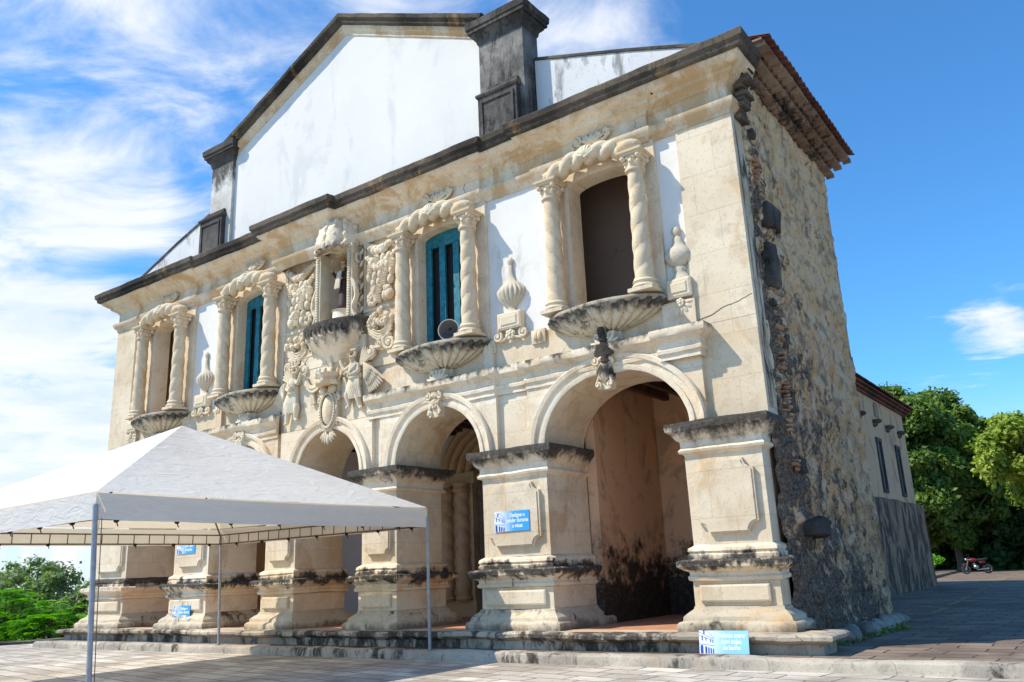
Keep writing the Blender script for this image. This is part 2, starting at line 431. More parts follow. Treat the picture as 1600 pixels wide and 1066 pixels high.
# ================================================================== CHURCH
church = empty('church', (0, 0, 0), 'weathered cream limestone baroque church with white gable, twisted window columns and five arches', 'church')
ZS = 3.86
ARCH = [(-7.42, 1.18, 1.18), (-3.55, 1.15, 1.16), (-.2, 1.10, 1.12), (3.20, 1.20, 1.17), (7.5, 1.53, 1.22)]
PIERS = [(-10.34, -8.6), (-6.24, -4.7), (-2.4, -1.3), (.95, 2.0), (4.4, 6.0), (9.0, 10.36)]
PIERS = [(-10.34, -8.6), (-6.24, -4.7), (-2.4, -1.3), (.95, 2.0), (4.4, 5.97), (8.84, 10.20)]
YF = -.2
# --- ground-floor wall with arches
g = MB(); out = []
z1 = 5.62
poly = [(-10.34, ZS)]
for cx, rx, rz in ARCH:
    poly += arc(cx, ZS, rx, rz, PI, 0, 26)
poly += [(10.34, ZS), (10.34, z1), (-10.34, z1)]
g.prism(poly, -.1, 1.25)
obj('arcade_wall', g, M_wall, church)
# --- raised spandrel panels
SP = [(-9.3, -5.65), (-4.9, -2.07), (-1.95, 1.25), (1.5, 4.82), (5.6, 9.33)]
for (cx, rx, rz), (a, b) in zip(ARCH, SP):
    g = MB()
    poly = [(a, ZS)] + arc(cx, ZS, rx+.006, rz+.006, PI, 0, 26) + [(b, ZS), (b, 5.1), (a, 5.1)]
    g.prism(poly, YF, -.09); obj('spandrel_panel', g, M_wall, church, jitter=.006)
# --- archivolts
def archivolt(cx, rx, rz):
    g = MB(); w_ = .30
    prof = [(-.01, .02), (-.01, -.045), (.03, -.06), (.085, -.06), (.09, -.03), (.185, -.035), (.20, -.085), (.275, -.10), (w_, -.07), (w_, .02)]
    N = 44; path = []; fr = []
    for i in range(N+1):
        a = PI-PI*i/N; path.append((cx+rx*math.cos(a), YF, ZS+rz*math.sin(a)))
        n_ = Vector((math.cos(a)/rx, 0, math.sin(a)/rz)).normalized()
        fr.append((n_*(1.0 if rx < 1.4 else 1.05), Vector((0, 1, 0))))
    g.sweep(path, fr, prof)
    return g
for i, (cx, rx, rz) in enumerate(ARCH):
    m = M_st if i < 4 else stone('stained_archivolt_stone', ochre=.25, grime=.2)
    obj('archivolt', archivolt(cx, rx, rz), m, church, jitter=.012, smooth_=True)

# --- piers: lower die, mid cornice, shaft, impost
def rectpath(x0, x1, y0, y1): return [(x0, y0), (x1, y0), (x1, y1), (x0, y1)]
PR_BASE = [(.30, .38), (.30, .56), (.27, .60), (.22, .62), (.21, .68), (.15, .73), (.08, .78), (.07, .82), (.05, .83)]
PR_DIE = [(.05, .83), (.05, 1.22)]
PR_MID = [(.05, 1.22), (.11, 1.24), (.12, 1.29), (.09, 1.32), (.10, 1.37), (.16, 1.40), (.24, 1.46), (.25, 1.54), (.20, 1.57), (.10, 1.575), (.10, 1.64), (.07, 1.66), (.095, 1.70), (.08, 1.75), (.03, 1.78), (.0, 1.80)]
PR_SHAFT = [(0, 1.80), (0, 3.32)]
PR_IMP = [(0, 3.30), (.02, 3.33), (.07, 3.35), (.085, 3.39), (.06, 3.42), (.04, 3.44), (.045, 3.55), (.09, 3.58), (.13, 3.63), (.16, 3.69), (.22, 3.73), (.235, 3.80), (.225, 3.87), (.02, 3.89)]
def notched(x0, x1, z0, z1, r):
    p = []
    for (cx, cz, a) in ((x0, z0, PI/2), (x1, z0, PI), (x1, z1, 1.5*PI), (x0, z1, 2*PI)):
        p += [(cx+r*math.cos(a-PI/2*i/6), cz+r*math.sin(a-PI/2*i/6)) for i in range(7)]
    return p
for i, (a, b) in enumerate(PIERS):
    end = i in (0, 5)
    y1 = .16 if i == 5 else 1.3
    rp = rectpath(a, b, YF, y1)
    pr = MB(); pr.mold(rp, PR_SHAFT, True, step=.3); pr.mold(rp, PR_DIE, True, step=.3)
    po = obj('pier', pr, M_pil if i != 1 else M_st, church, jitter=.01)
    q = MB(); q.mold(rp, PR_BASE, True, step=.13); obj('pier_base', q, M_base, po, jitter=.03, smooth_=40)
    q = MB(); q.mold(rp, PR_MID, True, step=.12); q.add([(a-.05, YF-.05, 1.56), (b+.05, YF-.05, 1.56), (b+.05, y1, 1.56), (a-.05, y1, 1.56)], [(0, 1, 2, 3)])
    obj('mid_cornice', q, M_top if i else M_imp, po, jitter=.022, smooth_=40)
    q = MB(); q.mold(rp, PR_IMP, True, step=.12); q.add([(a-.1, YF-.1, 3.888), (b+.1, YF-.1, 3.888), (b+.1, y1, 3.888), (a-.1, y1, 3.888)], [(0, 1, 2, 3)])
    obj('impost', q, M_imp, po, jitter=.018, smooth_=40)
    q = MB(); wd = b-a
    m_ = .16 if wd > 1.3 else .13
    po_ = notched(a+m_, b-m_, 1.98, 3.18, .17 if wd > 1.3 else .12)
    q.prism(po_, YF-.075, YF+.02)
    cx0, cz0 = (a+b)/2, 2.58
    q.prism([(cx0+(x-cx0)*.93, cz0+(z-cz0)*.95) for x, z in po_], YF-.095, YF-.07)
    obj('raised_panel', q, M_pil, po, jitter=.008)
    q = MB(); q.bevbox(a+.08, b-.10, YF-.12, YF-.04, .90, 1.17, .03); obj('lower_panel', q, M_pil, po, jitter=.006)
# wall masses behind the end piers
for a, b, c in ((8.95, 10.18, .17), (-10.3, -8.7, 1.2)):
    g = MB(); g.box(a, b, c, 5.6, .2, 5.6); obj('inner_pier_wall', g, M_in, church)

# --- plinth step under the piers
g = MB()
g.mold([(-10.75, 6.4), (-10.75, -.62), (10.62, -.62), (10.86, -.62), (10.86, -.1), (10.3, -.1)], [(.06, .0), (.06, .30), (.16, .33), (.23, .37), (.235, .42), (.19, .455), (.0, .46)], step=.13)
obj('plinth_step', g, M_step, church, jitter=.03, smooth_=40)
g = MB(); g.box(-10.75, 10.2, -.62, 4.6, .1, .452); g.box(10.2, 10.86, -.62, -.1, .1, .451)
obj('portico_floor', g, M_floor, church)
g = MB(); g.add([(x, y, .4575) for x, y in ((-10.75, -.63), (10.87, -.63), (10.87, -.11), (-10.75, -.11))], [(0, 1, 2, 3)])
obj('floor_edge_stone', g, stone('edge_stone', base=(.52, .40, .28), pale=(.6, .5, .38), ochre=.5, grime=.05), church)

# --- portico interior
g = MB(); g.box(-6.05, 5.9, 4.2, 4.5, .4, 5.6); obj('portico_back_wall', g, M_wash_shade, church)
g = MB(); g.box(6.0, 6.22, 1.28, 4.5, .4, 5.6); g.box(6.2, 9.0, 4.2, 4.5, .4, 5.6); obj('tower_room_wall', g, M_in, church)
g = MB(); g.box(-6.3, -6.08, 1.28, 4.5, .4, 5.6); g.box(-8.8, -6.3, 4.2, 4.5, .4, 5.6); obj('tower_room_wall', g, M_in2, church)
g = MB(); g.box(-10.2, 10.2, 1.2, 4.5, 5.45, 5.6)
for k in range(40): g.box(-10.0+k*.5, -9.86+k*.5, 1.26, 4.2, 5.26, 5.46)
obj('timber_ceiling', g, M_wood, church)
# carved doorway seen through the fourth arch
M_port = stone('carved_doorway_stone', base=(.47, .33, .20), pale=(.58, .44, .29), ochre=.4, grime=.05)
portal = obj('carved_doorway', (lambda q: (q.box(-.3, .85, 3.93, 4.2, .4, 4.15), q.box(-.4, .95, 3.86, 4.2, 3.85, 4.15), q.box(-.4, .95, 3.84, 4.2, .45, .85), q.box(.85, 3.35, 3.98, 4.2, 3.95, 4.1), q.box(3.35, 4.5, 3.93, 4.2, .4, 4.15))[0] or q)(MB()), M_port, church, jitter=.01)
g = MB()
for cx in (.0, .56):
    g.rope([(cx, 3.84, .9+2.75*i/50) for i in range(51)], .18, 3.6, 2, 18, .25)
    g.lathe(cx, 3.84, [(.2, .85), (.24, .9), (.2, .97)], 14)
    g.lathe(cx, 3.84, [(.19, 3.62), (.26, 3.7), (.2, 3.78), (.28, 3.86)], 14, flute=(10, .3, 3.6, 3.84))
for k in range(4):
    R = 1.45+k*.26
    g.tube([(2.1+R*math.cos(a), 4.02-.03*k, 4.1+R*.72*math.sin(a)) for a in [PI*i/30 for i in range(31)]], .11, 8)
obj('doorway_columns', g, M_port, portal, jitter=.008, smooth_=True)
g = MB()
for k in range(10): g.box(.9+k*.245, 1.13+k*.245, 4.10, 4.19, .45, 4.1)
obj('plank_door', g, plain('grey_brown_door', (.14, .11, .09), .8, var=.3), portal)
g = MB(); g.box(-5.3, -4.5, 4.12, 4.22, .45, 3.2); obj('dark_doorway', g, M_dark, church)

# --- string course
def brk(xs):
    p = []
    for x0, x1, y in xs: p += [(x0, y), (x1, y)]
    return p
PR_STR = [(0, 5.02), (.03, 5.02), (.03, 5.12), (.07, 5.14), (.08, 5.20), (.05, 5.23), (.06, 5.33), (.13, 5.38), (.19, 5.43), (.205, 5.52), (.19, 5.57), (0, 5.60)]
M_str = stone('string_course_stone', ochre=.32, grime=.05, band=(.74, 1.02, .93))
g = MB()
g.mold(brk([(1.15, 4.80, YF), (4.84, 5.58, -.12), (5.62, 8.60, YF), (8.64, 9.36, -.30)])+[(9.36, -.10)], PR_STR, step=.12)
obj('string_course', g, M_str, church, jitter=.015, smooth_=40)
g = MB()
g.mold([(-9.3, -.1)]+brk([(-9.3, -8.6, -.30), (-8.56, -5.67, YF), (-5.63, -4.94, -.12), (-4.9, -2.05, YF)]), PR_STR, step=.12)
obj('string_course', g, M_str, church, jitter=.015, smooth_=40)

# --- upper wall with window openings and niche
WIN = [(-7.43, 6.34, 9.10), (-3.36, 6.34, 9.10), (3.35, 6.34, 9.10), (7.5, 6.34, 9.10)]
HW = .70
holes = [(WIN[0][0], HW, 6.34, 9.10, .14), (WIN[1][0], HW, 6.34, 9.10, .14), (0.02, .50, 7.6, 9.2, .4), (WIN[2][0], HW, 6.34, 9.10, .14), (WIN[3][0], HW, 6.34, 9.10, .14)]
g = MB(); x = -10.30; T0, T1 = 0.0, .36
for cx, hw, z0, zt, rise in holes:
    g.prism([(x, 5.6), (cx-hw, 5.6), (cx-hw, 10.3), (x, 10.3)], T0, T1)
    g.prism([(cx-hw, 5.6), (cx+hw, 5.6), (cx+hw, z0), (cx-hw, z0)], T0, T1)
    g.prism(list(reversed([(cx-hw, 10.3), (cx+hw, 10.3)]+arc(cx, zt, hw, rise, 0, PI, 14))), T0, T1)
    x = cx+hw
g.prism([(x, 5.6), (10.30, 5.6), (10.30, 10.3), (x, 10.3)], T0, T1)
obj('upper_wall', g, M_wall, church)
# white limewashed fields, centimetres proud of the stone
for a, b, c, d in ((4.40, 6.18, 6.22, 9.56), (8.74, 9.27, 6.22, 9.56), (-6.30, -4.42, 6.22, 9.56), (-9.33, -8.62, 6.9, 9.0)):
    g = MB(); g.box(a, b, -.02, .01, c, d); obj('limewashed_field', g, M_white, church)
# corner pilasters (flush with the arcade wall below) and the pilasters' bases
g = MB(); g.prism([(9.25, 5.60), (10.36, 5.60), (10.36, 9.55), (9.25, 9.55)], -.11, .38)
g.prism([(9.38, 3.86), (10.36, 3.86), (10.36, 5.61), (9.38, 5.61)], -.105, .38)
obj('corner_pilaster', g, M_pil, church, jitter=.01)
g = MB(); g.prism([(-10.36, 3.86), (-9.3, 3.86), (-9.3, 9.55), (-10.36, 9.55)], -.11, .4)
obj('corner_pilaster', g, M_pil, church, jitter=.01)
# dado band between string course and windows
for a, b in ((1.75, 9.24), (-9.3, -2.2)):
    g = MB(); g.box(a, b, -.07, .02, 5.58, 6.20)
    for c, d in ((8.66, 9.3), (4.5, 4.75)) if a > 0 else ((-9.3, -8.75), (-4.75, -4.55)): g.box(c, d, -.16, .0, 5.58, 6.12)
    obj('dado_band', g, M_wall, church, jitter=.008)

# --- entablature
EB = [(-10.34, -9.22, -.12), (-9.20, -8.82, -.05), (-8.80, -6.12, -.12), (-6.10, -2.17, -.05), (-2.15, -.12, -.32), (-.08, 4.50, -.12), (4.52, 6.05, -.05), (6.07, 8.68, -.12), (8.70, 9.22, -.05), (9.24, 10.34, -.12)]
ep = [(-10.34, .4)]+brk(EB)+[(10.34, .34)]
PR_ENT = [(-.05, 9.48), (.02, 9.48), (.03, 9.56), (.08, 9.60), (.13, 9.66), (.14, 9.74), (.06, 9.79), (.0, 9.81), (.0, 10.06), (.035, 10.08), (.05, 10.12), (.12, 10.17), (.20, 10.21), (.22, 10.27), (.30, 10.31), (.40, 10.37), (.44, 10.43), (.44, 10.46)]
PR_CAP = [(.43, 10.44), (.50, 10.455), (.53, 10.50), (.53, 10.56), (.58, 10.60), (.59, 10.72), (.55, 10.76), (-.1, 10.80)]
g = MB(); g.mold(ep, PR_ENT, step=.14); obj('entablature', g, M_ent, church, jitter=.016, smooth_=40)
g = MB(); g.mold(ep, PR_CAP, step=.12); obj('cornice_cap', g, M_cap, church, jitter=.016, smooth_=40)
# broken return of the cornice at the corner, blackened
g = MB()
for k in range(16):
    z = 9.45+k*.075; a_ = 10.30+(z-9.4)*.22; g.box(a_, a_+random.uniform(.12, .3), .10+random.uniform(-.05, .1), .42+random.uniform(0, .12), z, z+.074)
obj('broken_corner_stone', g, M_cap, church, jitter=.04)
# shell and scroll carvings on the frieze
def frieze_crest(cx, w_=1.0):
    g = MB(); y = -.20
    for s_ in (-1, 1):
        g.volute(cx+s_*.36*w_, 9.98, y, .10, 1.4, .035, s_, PI/2)
        g.scroll([(cx, 9.86), (cx+s_*.18, 9.84), (cx+s_*.34, 9.90), (cx+s_*.44, 10.02)], .035, y)
        for k in range(3): g.leafy(cx+s_*.08, 9.88, y, .22, PI/2-s_*(.3+.4*k), .08)
    g.fan(cx, 9.82, y-.03, .22, .3, PI-.3, 5)
    return g
for cx in (-7.43, -3.36, 3.35, 7.5): obj('frieze_carving', frieze_crest(cx), M_carve, church, jitter=.008, smooth_=60)

# --- windows
col0 = None; bal0 = None; rope0 = None
def make_column(hand=1):
    g = MB(); R = .178
    N = 110
    rows = []
    for i in range(N+1):
        f = i/N; z = .27+2.20*f; row = []
        ph = hand*2*PI*2.7*f
        env = min(1, f*12, (1-f)*12)
        for k in range(32):
            a = 2*PI*k/32
            d = ((a+ph)/PI % 1.0)-.5                    # distance from a groove, -.5 to .5
            e = abs(d)*2
            rr = R*(1.02-.14*f)*(1+env*(.17*(1-e**2.2)-.12+(.05 if .80 < e < .92 else 0)))
            row.append((rr*math.cos(a), rr*math.sin(a), z))
        rows.append(row)
    g.grid(rows, True)
    c = obj('twisted_column', g, M_col, None, smooth_=60)
    g = MB(); g.box(-.25, .25, -.25, .25, 0, .07)
    g.lathe(0, 0, [(.24, .07), (.26, .10), (.24, .14), (.205, .155), (.215, .19), (.235, .205), (.22, .235), (.205, .25), (.205, .28)], 22)
    obj('column_base', g, M_col, c, smooth_=40)
    g = MB()
    g.lathe(0, 0, [(.165, 2.44), (.20, 2.455), (.20, 2.49), (.17, 2.505), (.165, 2.60), (.19, 2.74)], 18)
    for k in range(8):
        a = 2*PI*k/8
        g.tube([(.13*math.cos(a), .13*math.sin(a), 2.52), (.16*math.cos(a), .16*math.sin(a), 2.60), (.20*math.cos(a), .20*math.sin(a), 2.64), (.205*math.cos(a), .205*math.sin(a), 2.60)], [.045, .045, .04, .03], 6)
        a += PI/8
        g.ell((.17*math.cos(a), .17*math.sin(a), 2.705), (.05, .05, .045), 7, 5)
    for sx_ in (-1, 1):
        for sy_ in (-1, 1): g.ell((sx_*.165, sy_*.165, 2.71), (.065, .065, .055), 8, 6)
    obj('capital', g, stone('sooty_capital_stone', ochre=.35, grime=.22), c, jitter=.006, smooth_=60)
    g = MB(); g.mold([(-.17, -.17), (.17, -.17), (.17, .17), (-.17, .17)], [(0, 2.745), (.03, 2.75), (.05, 2.79), (.085, 2.80), (.09, 2.845), (.0, 2.85)], True, step=.1)
    g.box(-.2, .2, -.2, .2, 2.76, 2.846)
    obj('abacus', g, M_col, c, smooth_=40)
    return c
def make_balcony():
    g = MB(); rows = []
    nth = 132; A, B = 1.28, .66
    prof = [(.12, -.47), (.24, -.46), (.38, -.435), (.53, -.39), (.68, -.325), (.82, -.24), (.93, -.16), (.985, -.10), (1.0, -.06)]
    for r, z in prof:
        row = []
        for k in range(nth+1):
            th = PI+PI*k/nth
            rib = abs(math.sin(th*13))**.6
            q = r*(1+.15*(rib-.7)*min(1, r*1.1))
            row.append((A*q*math.cos(th), B*q*math.sin(th)+.0, z-.07*(rib-.6)*(1-r*.6)))
        rows.append(row)
    g.grid(rows)
    g.box(-.3, .3, -.1, .05, -.66, -.5)
    c = obj('shell_balcony', g, stone('stained_shell_stone', base=(.64, .53, .37), pale=(.75, .66, .49), ochre=.3, grime=.24, band=(.52, .90, .93)), None, smooth_=70)
    g = MB(); n_ = 40
    prof = [(.95, -.10), (1.0, -.09), (1.03, -.06), (1.03, -.02), (1.0, .01), (.0, .012)]
    g.grid([[(A*r*math.cos(PI+PI*k/n_), B*r*math.sin(PI+PI*k/n_), z) for k in range(n_+1)] for r, z in prof])
    g.box(-1.15, 1.15, -.1, .05, -.12, .010)
    obj('balcony_rim', g, stone('black_rim_stone', base=(.32, .27, .2), pale=(.45, .38, .28), ochre=.2, grime=.36), c, jitter=.012, smooth_=40)
    g = MB(); g.fan(0, -.86, -.26, .36, .12, PI-.12, 9, .05); g.ell((0, -.2, -.87), (.07, .07, .07), 8, 6)
    g.box(-.22, .22, -.24, -.05, -.90, -.5)
    obj('shell_bracket', g, M_carve, c, jitter=.004, smooth_=60)
    return c
def make_rope():
    g = MB(); pts = []
    for i in range(61):
        f = i/60; x = -1.0+2.0*f; pts.append((x, -.36, .02+.26*math.sin(PI*f)**.8))
    g.rope(pts, .175, 3.0, 2, 24, .36)
    for s_ in (-1, 1):
        for k in range(3): g.ell((s_*(.98-.24*k), -.37, .09+.09*k), (.155, .14, .105), 10, 7, Matrix.Rotation(s_*.5, 3, 'Y'))
    c = obj('rope_arch', g, M_col, None, jitter=.006, smooth_=60)
    g = MB(); g.fan(0, .18, -.52, .25, .15, PI-.15, 7, .05); g.ell((0, -.5, .18), (.07, .06, .05)); obj('small_shell', g, M_carve, c, smooth_=60)
    return c
first = True
for wi, (cx, z0, zt) in enumerate(WIN):
    # stone surround
    g = MB()
    for s_ in (-1, 1):
        x0, x1 = sorted((cx+s_*HW, cx+s_*1.27)); g.prism([(x0, 6.2), (x1, 6.2), (x1, 9.22), (x0, 9.22)], -.10, .0)
        x0, x1 = sorted((cx+s_*(HW), cx+s_*(HW+.10))); g.box(x0+.002, x1, -.125, -.09, 6.34, 9.12)
    head = list(reversed([(cx-1.27, 9.52), (cx+1.27, 9.52), (cx+1.27, 9.22), (cx+HW, 9.22), (cx+HW, 8.92)][:1]+[(cx+1.27, 9.52), (cx+1.27, 9.22), (cx+HW, 9.22)]+arc(cx, 9.10, HW, .14, 0, PI, 14)+[(cx-HW, 9.22), (cx-1.27, 9.22)]))
    g.prism(head, -.10, .0)
    obj('window_surround', g, M_st, church, jitter=.006)
    base_z = 6.35
    if first:
        col0 = make_column(1); col0.parent = church; col0.location = (cx-.97, -.36, base_z); col1 = make_column(-1); col1.parent = church; col1.location = (cx+.97, -.36, base_z)
        bal0 = make_balcony(); bal0.parent = church; bal0.location = (cx, -.08, 6.30)
        rope0 = make_rope(); rope0.parent = church; rope0.location = (cx, 0, 9.24)
        first = False
    else:
        copy_tree(col0, (cx-.97, -.36, base_z), church); copy_tree(col1, (cx+.97, -.36, base_z), church)
        copy_tree(bal0, (cx, -.08, 6.30), church); copy_tree(rope0, (cx, 0, 9.24), church)
    if wi in (1, 2):
        g = MB(); y = .15
        poly = list(arc(cx, 9.08, HW+.02, .16, 0, PI, 14))+[(cx-HW-.02, 8.90), (cx+HW+.02, 8.90)]
        g.prism(poly, y, y+.06)
        for k in range(4):
            xx = cx-HW+ k*(2*HW-.16)/3; g.box(xx, xx+.17, y, y+.06, 6.36, 8.91)
        g.box(cx-HW, cx+HW, y+.003, y+.06, 6.36, 6.56)
        sh = obj('blue_shutter', g, M_blue, church)
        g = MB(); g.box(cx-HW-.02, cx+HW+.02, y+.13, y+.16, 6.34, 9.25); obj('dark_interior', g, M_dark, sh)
    else:
        y = 1.15 if wi == 3 else .9
        g = MB(); g.box(cx-2.3, cx+HW+.9, y, y+.06, 5.6, 10.3); g.box(cx-HW-.5, cx+HW+.2, .36, y, 6.28, 6.34); obj('window_board', g, M_brown if wi == 3 else M_in, church)
# hairline cracks
M_crack = plain('crack_shadow_stone', (.09, .065, .045), .95)
for pts, y in (([(9.30, 5.70), (9.55, 5.74), (9.8, 5.84), (10.05, 5.88), (10.34, 5.97)], -.112), ([(7.02, 10.05), (6.98, 9.99), (7.05, 9.93), (7.0, 9.86), (7.06, 9.82)], -.125), ([(8.42, 10.06), (8.47, 9.97), (8.43, 9.90), (8.5, 9.82)], -.125), ([(4.1, 10.05), (4.06, 9.95), (4.12, 9.82)], -.125)):
    g = MB(); q_ = []
    for i in range(len(pts)-1):
        for t_ in range(5):
            f_ = t_/5; q_.append((pts[i][0]*(1-f_)+pts[i+1][0]*f_+random.uniform(-.008, .008), y, pts[i][1]*(1-f_)+pts[i+1][1]*f_+random.uniform(-.008, .008)))
    q_.append((pts[-1][0], y, pts[-1][1])); g.tube(q_, .005, 4); obj('crack', g, M_crack, church)
# black run-off below the right balcony
g = MB()
for k in range(22):
    z = 5.86-k*.030; wd = .07+.03*abs(math.sin(k*1.7))+(.13 if 5.35 < z < 5.55 else 0)
    g.ell((7.5+random.uniform(-.02, .02), -.37-.02*(z > 5.6), z), (wd, .05, .035), 8, 5)
obj('black_runoff_stone', g, M_cap, church, jitter=.02, smooth_=True)

# --- urns on the white fields
def make_urn(slim=False):
    g = MB(); k = .62 if slim else 1
    prof = [(.0, 1.72), (.05, 1.70), (.075, 1.63), (.05, 1.56), (.03, 1.54), (.055, 1.50), (.05, 1.40), (.07, 1.28), (.13, 1.16), (.24, 1.08), (.31, .98), (.32, .93), (.30, .84), (.24, .74), (.15, .66), (.10, .60), (.08, .55), (.12, .50), (.15, .46)]
    if slim: prof = [(.0, 1.52), (.07, 1.50), (.10, 1.43), (.07, 1.36), (.04, 1.33), (.09, 1.28), (.10, 1.20), (.12, 1.14), (.22, 1.06), (.26, .96), (.25, .88), (.18, .78), (.10, .73), (.14, .68), (.10, .62), (.16, .52), (.2, .46)]
    g.lathe(0, 0, [(r*1.04, z) for r, z in prof], 72, flute=(18, .20, .60, .99) if not slim else None)
    for v in range(len(g.v)): x_, y_, z_ = g.v[v]; g.v[v] = (x_, y_*.55-.02, z_)
    c = obj('carved_urn', g, stone('urn_stone', base=(.56, .49, .37), pale=(.66, .58, .45), ochre=.22, grime=.10), None, smooth_=50)
    g = MB(); g.bevbox(-.30*k**.5, .30*k**.5, -.17, .0, .10, .46, .04); g.bevbox(-.20*k**.5, .20*k**.5, -.19, -.15, .18, .38, .02)
    obj('urn_pedestal', g, M_carve, c, jitter=.003)
    g = MB()
    if not slim:
        for s_ in (-1, 1):
            g.volute(s_*.33, -.02, -.10, .12, 1.5, .035, s_, PI/2); g.scroll([(0, -.02), (s_*.15, -.10), (s_*.30, -.13)], .03, -.1)
        g.flower(0, -.02, -.12, .13)
    else:
        for a in range(7): g.leafy(0, 0, -.1, .26, PI+PI*a/6, .09)
        g.flower(0, .0, -.14, .09)
    obj('urn_bracket', g, M_carve, c, smooth_=60)
    return c
u1 = make_urn(); u1.parent = church; u1.location = (5.22, -.04, 6.28)
copy_tree(u1, (-5.52, -.04, 6.22), church)
u2 = make_urn(True); u2.parent = church; u2.location = (9.04, -.04, 6.08)
copy_tree(u2, (-9.0, -.04, 5.95), church)
for cx in (4.62, 5.88, -4.72, -6.28):
    g = MB(); g.bevbox(cx-.17, cx+.17, -.13, -.05, 5.95, 6.24, .03)
    for s_ in (-1, 1): g.ell((cx+s_*.05, -.14, 6.09), (.06, .05, .11), 7, 5)
    obj('diamond_boss', g, M_carve, church, smooth_=40)

# --- keystones
def keystone(cx, zb, zt, kind=0):
    g = MB(); y = YF-.10; wd = .34
    g.prism([(cx-wd*.42, zb), (cx+wd*.42, zb), (cx+wd*.55, zt), (cx-wd*.55, zt)], y, YF+.05)
    for s_ in (-1, 1):
        g.volute(cx+s_*.17, zt-.10, y-.02, .085, 1.4, .03, s_, PI/2)
        g.volute(cx+s_*.13, zb+.08, y-.02, .07, 1.3, .026, -s_, -PI/2)
        g.scroll([(cx+s_*.22, zt-.12), (cx+s_*.10, (zb+zt)/2), (cx+s_*.17, zb+.1)], .028, y-.02)
    if kind: g.ell((cx, y-.03, (zb+zt)/2), (.13, .08, .19), 12, 8); g.ell((cx, y-.05, zt-.06), (.1, .06, .06))
    else:
        g.flower(cx, (zb+zt)/2, y-.03, .11); g.fan(cx, zt-.14, y-.02, .15, .4, PI-.4, 5, .03)
    return g
for cx, kind in ((-7.42, 0), (-3.50, 0), (3.24, 0), (7.44, 1)):
    obj('keystone', keystone(cx, 4.78 if kind == 0 else 4.72, 5.34 if kind == 0 else 5.36, kind), M_carve if kind == 0 else M_top, church, jitter=.006, smooth_=60)

# --- central niche group
CX = 0.02
niche = obj('statue_niche', (lambda q: (q.grid([[(CX+.5*math.cos(PI*k/16), .02+.62*math.sin(PI*k/16), z) for k in range(17)] for z in (7.55, 8.2, 9.0, 9.7)]), q.add([(CX-.5, -.3, 7.6), (CX+.5, -.3, 7.6), (CX+.5, .7, 7.6), (CX-.5, .7, 7.6)], [(0, 1, 2, 3)]))[0] or q)(MB()), M_st, church, smooth_=30)
for s_ in (-1, 1):                                    # flanking cheeks with scrolls
    g = MB(); x0, x1 = sorted((CX+s_*.48, CX+s_*.66))
    g.box(x0, x1, -.34, .0, 7.55, 9.42); g.box(x0-.02, x1+.02, -.37, .0, 9.42, 9.50)
    xo = CX+s_*.69
    for zc_, R in ((8.35, .17), (9.15, .12), (7.85, .12)):
        pts = [(xo, -.17+R*math.cos(a)*.8*(1-.1*a/PI), zc_+R*1.2*math.sin(a)*(1-.1*a/PI)) for a in [3.6*PI*i/30 for i in range(31)]]
        g.tube(pts, .032, 6)
    g.scroll([(CX+s_*.60, 8.6), (CX+s_*.74, 8.35), (CX+s_*.78, 8.1), (CX+s_*.66, 7.85), (CX+s_*.76, 7.6)], .06, -.30)
    for k in range(26): g.ell((CX+s_*.57, -.36, 7.65+k*.068), (.05, .03, .028), 6, 5)
    for k in range(6): g.leafy(CX+s_*.70, 7.7+k*.3, -.12, .22, PI/2-s_*.6, .09)
    obj('niche_cheek', g, M_carve, niche, jitter=.005, smooth_=60)
g = MB()                                             # lobed canopy
rows = []
for i in range(11):
    f = i/10; r = .66*math.cos(f*PI/2)**.6+.02; z = 9.46+.86*math.sin(f*PI/2); row = []
    for k in range(49):
        a = PI+PI*k/48; lob = abs(math.sin(a*4))**.6
        row.append((CX+r*math.cos(a)*(1+.10*(lob-.5)), -.05+.62*r/.66*math.sin(a)*(1+.12*(lob-.5)), z))
    rows.append(row)
g.grid(rows)
g.box(CX-.6, CX+.6, -.08, .02, 9.46, 10.2)
for k in range(7):
    a = PI+PI*(k+.5)/7
    for i in range(6):
        f = i/5; r = .66*math.cos(f*PI/2*.92)**.6
        g.ell((CX+r*math.cos(a), -.05+.60*r/.66*math.sin(a), 9.52+.84*math.sin(f*PI/2*.92)), (.085-.02*f, .085-.02*f, .10), 8, 6)
for k in range(9):
    a = PI+PI*k/8; g.ell((CX+.66*math.cos(a), -.05+.6*math.sin(a), 9.46), (.09, .08, .08), 8, 6)
g.ell((CX, -.28, 10.36), (.2, .2, .12), 10, 7)
obj('niche_canopy', g, stone('canopy_stone', ochre=.35, grime=.08, band=(.22, -.05, .6)), niche, jitter=.012, smooth_=60)
g = MB()                                             # console under the niche
rows = []
for r, z in ((.30, 6.62), (.42, 6.78), (.62, 6.92), (.86, 7.06), (1.02, 7.22), (1.10, 7.40), (1.14, 7.50), (1.14, 7.58), (0, 7.60)):
    rows.append([(CX-.12+r*1.0*math.cos(PI+PI*k/40), -.02+r*.52*math.sin(PI+PI*k/40), z) for k in range(41)])
g.grid(rows)
for k in range(9):
    a = PI+PI*(k+.5)/9; r = 1.02
    cx_, cy_ = CX-.12+r*math.cos(a), -.03+r*.53*math.sin(a)
    g.tube([(cx_+.11*math.cos(b)*-math.sin(a), cy_+.06*math.cos(b)*math.cos(a)-.02, 7.34+.13*math.sin(b)) for b in [1.7*PI*i/14 for i in range(15)]], .032, 6)
    g.leafy(cx_*.97+.0, 7.0, cy_+.09, .3, PI/2, .10, .06)
obj('niche_console', g, M_imp, niche, jitter=.010, smooth_=60)
g = MB()                                             # inscription slab with lozenges
g.box(-1.35, .95, -.14, .0, 6.38, 7.15)
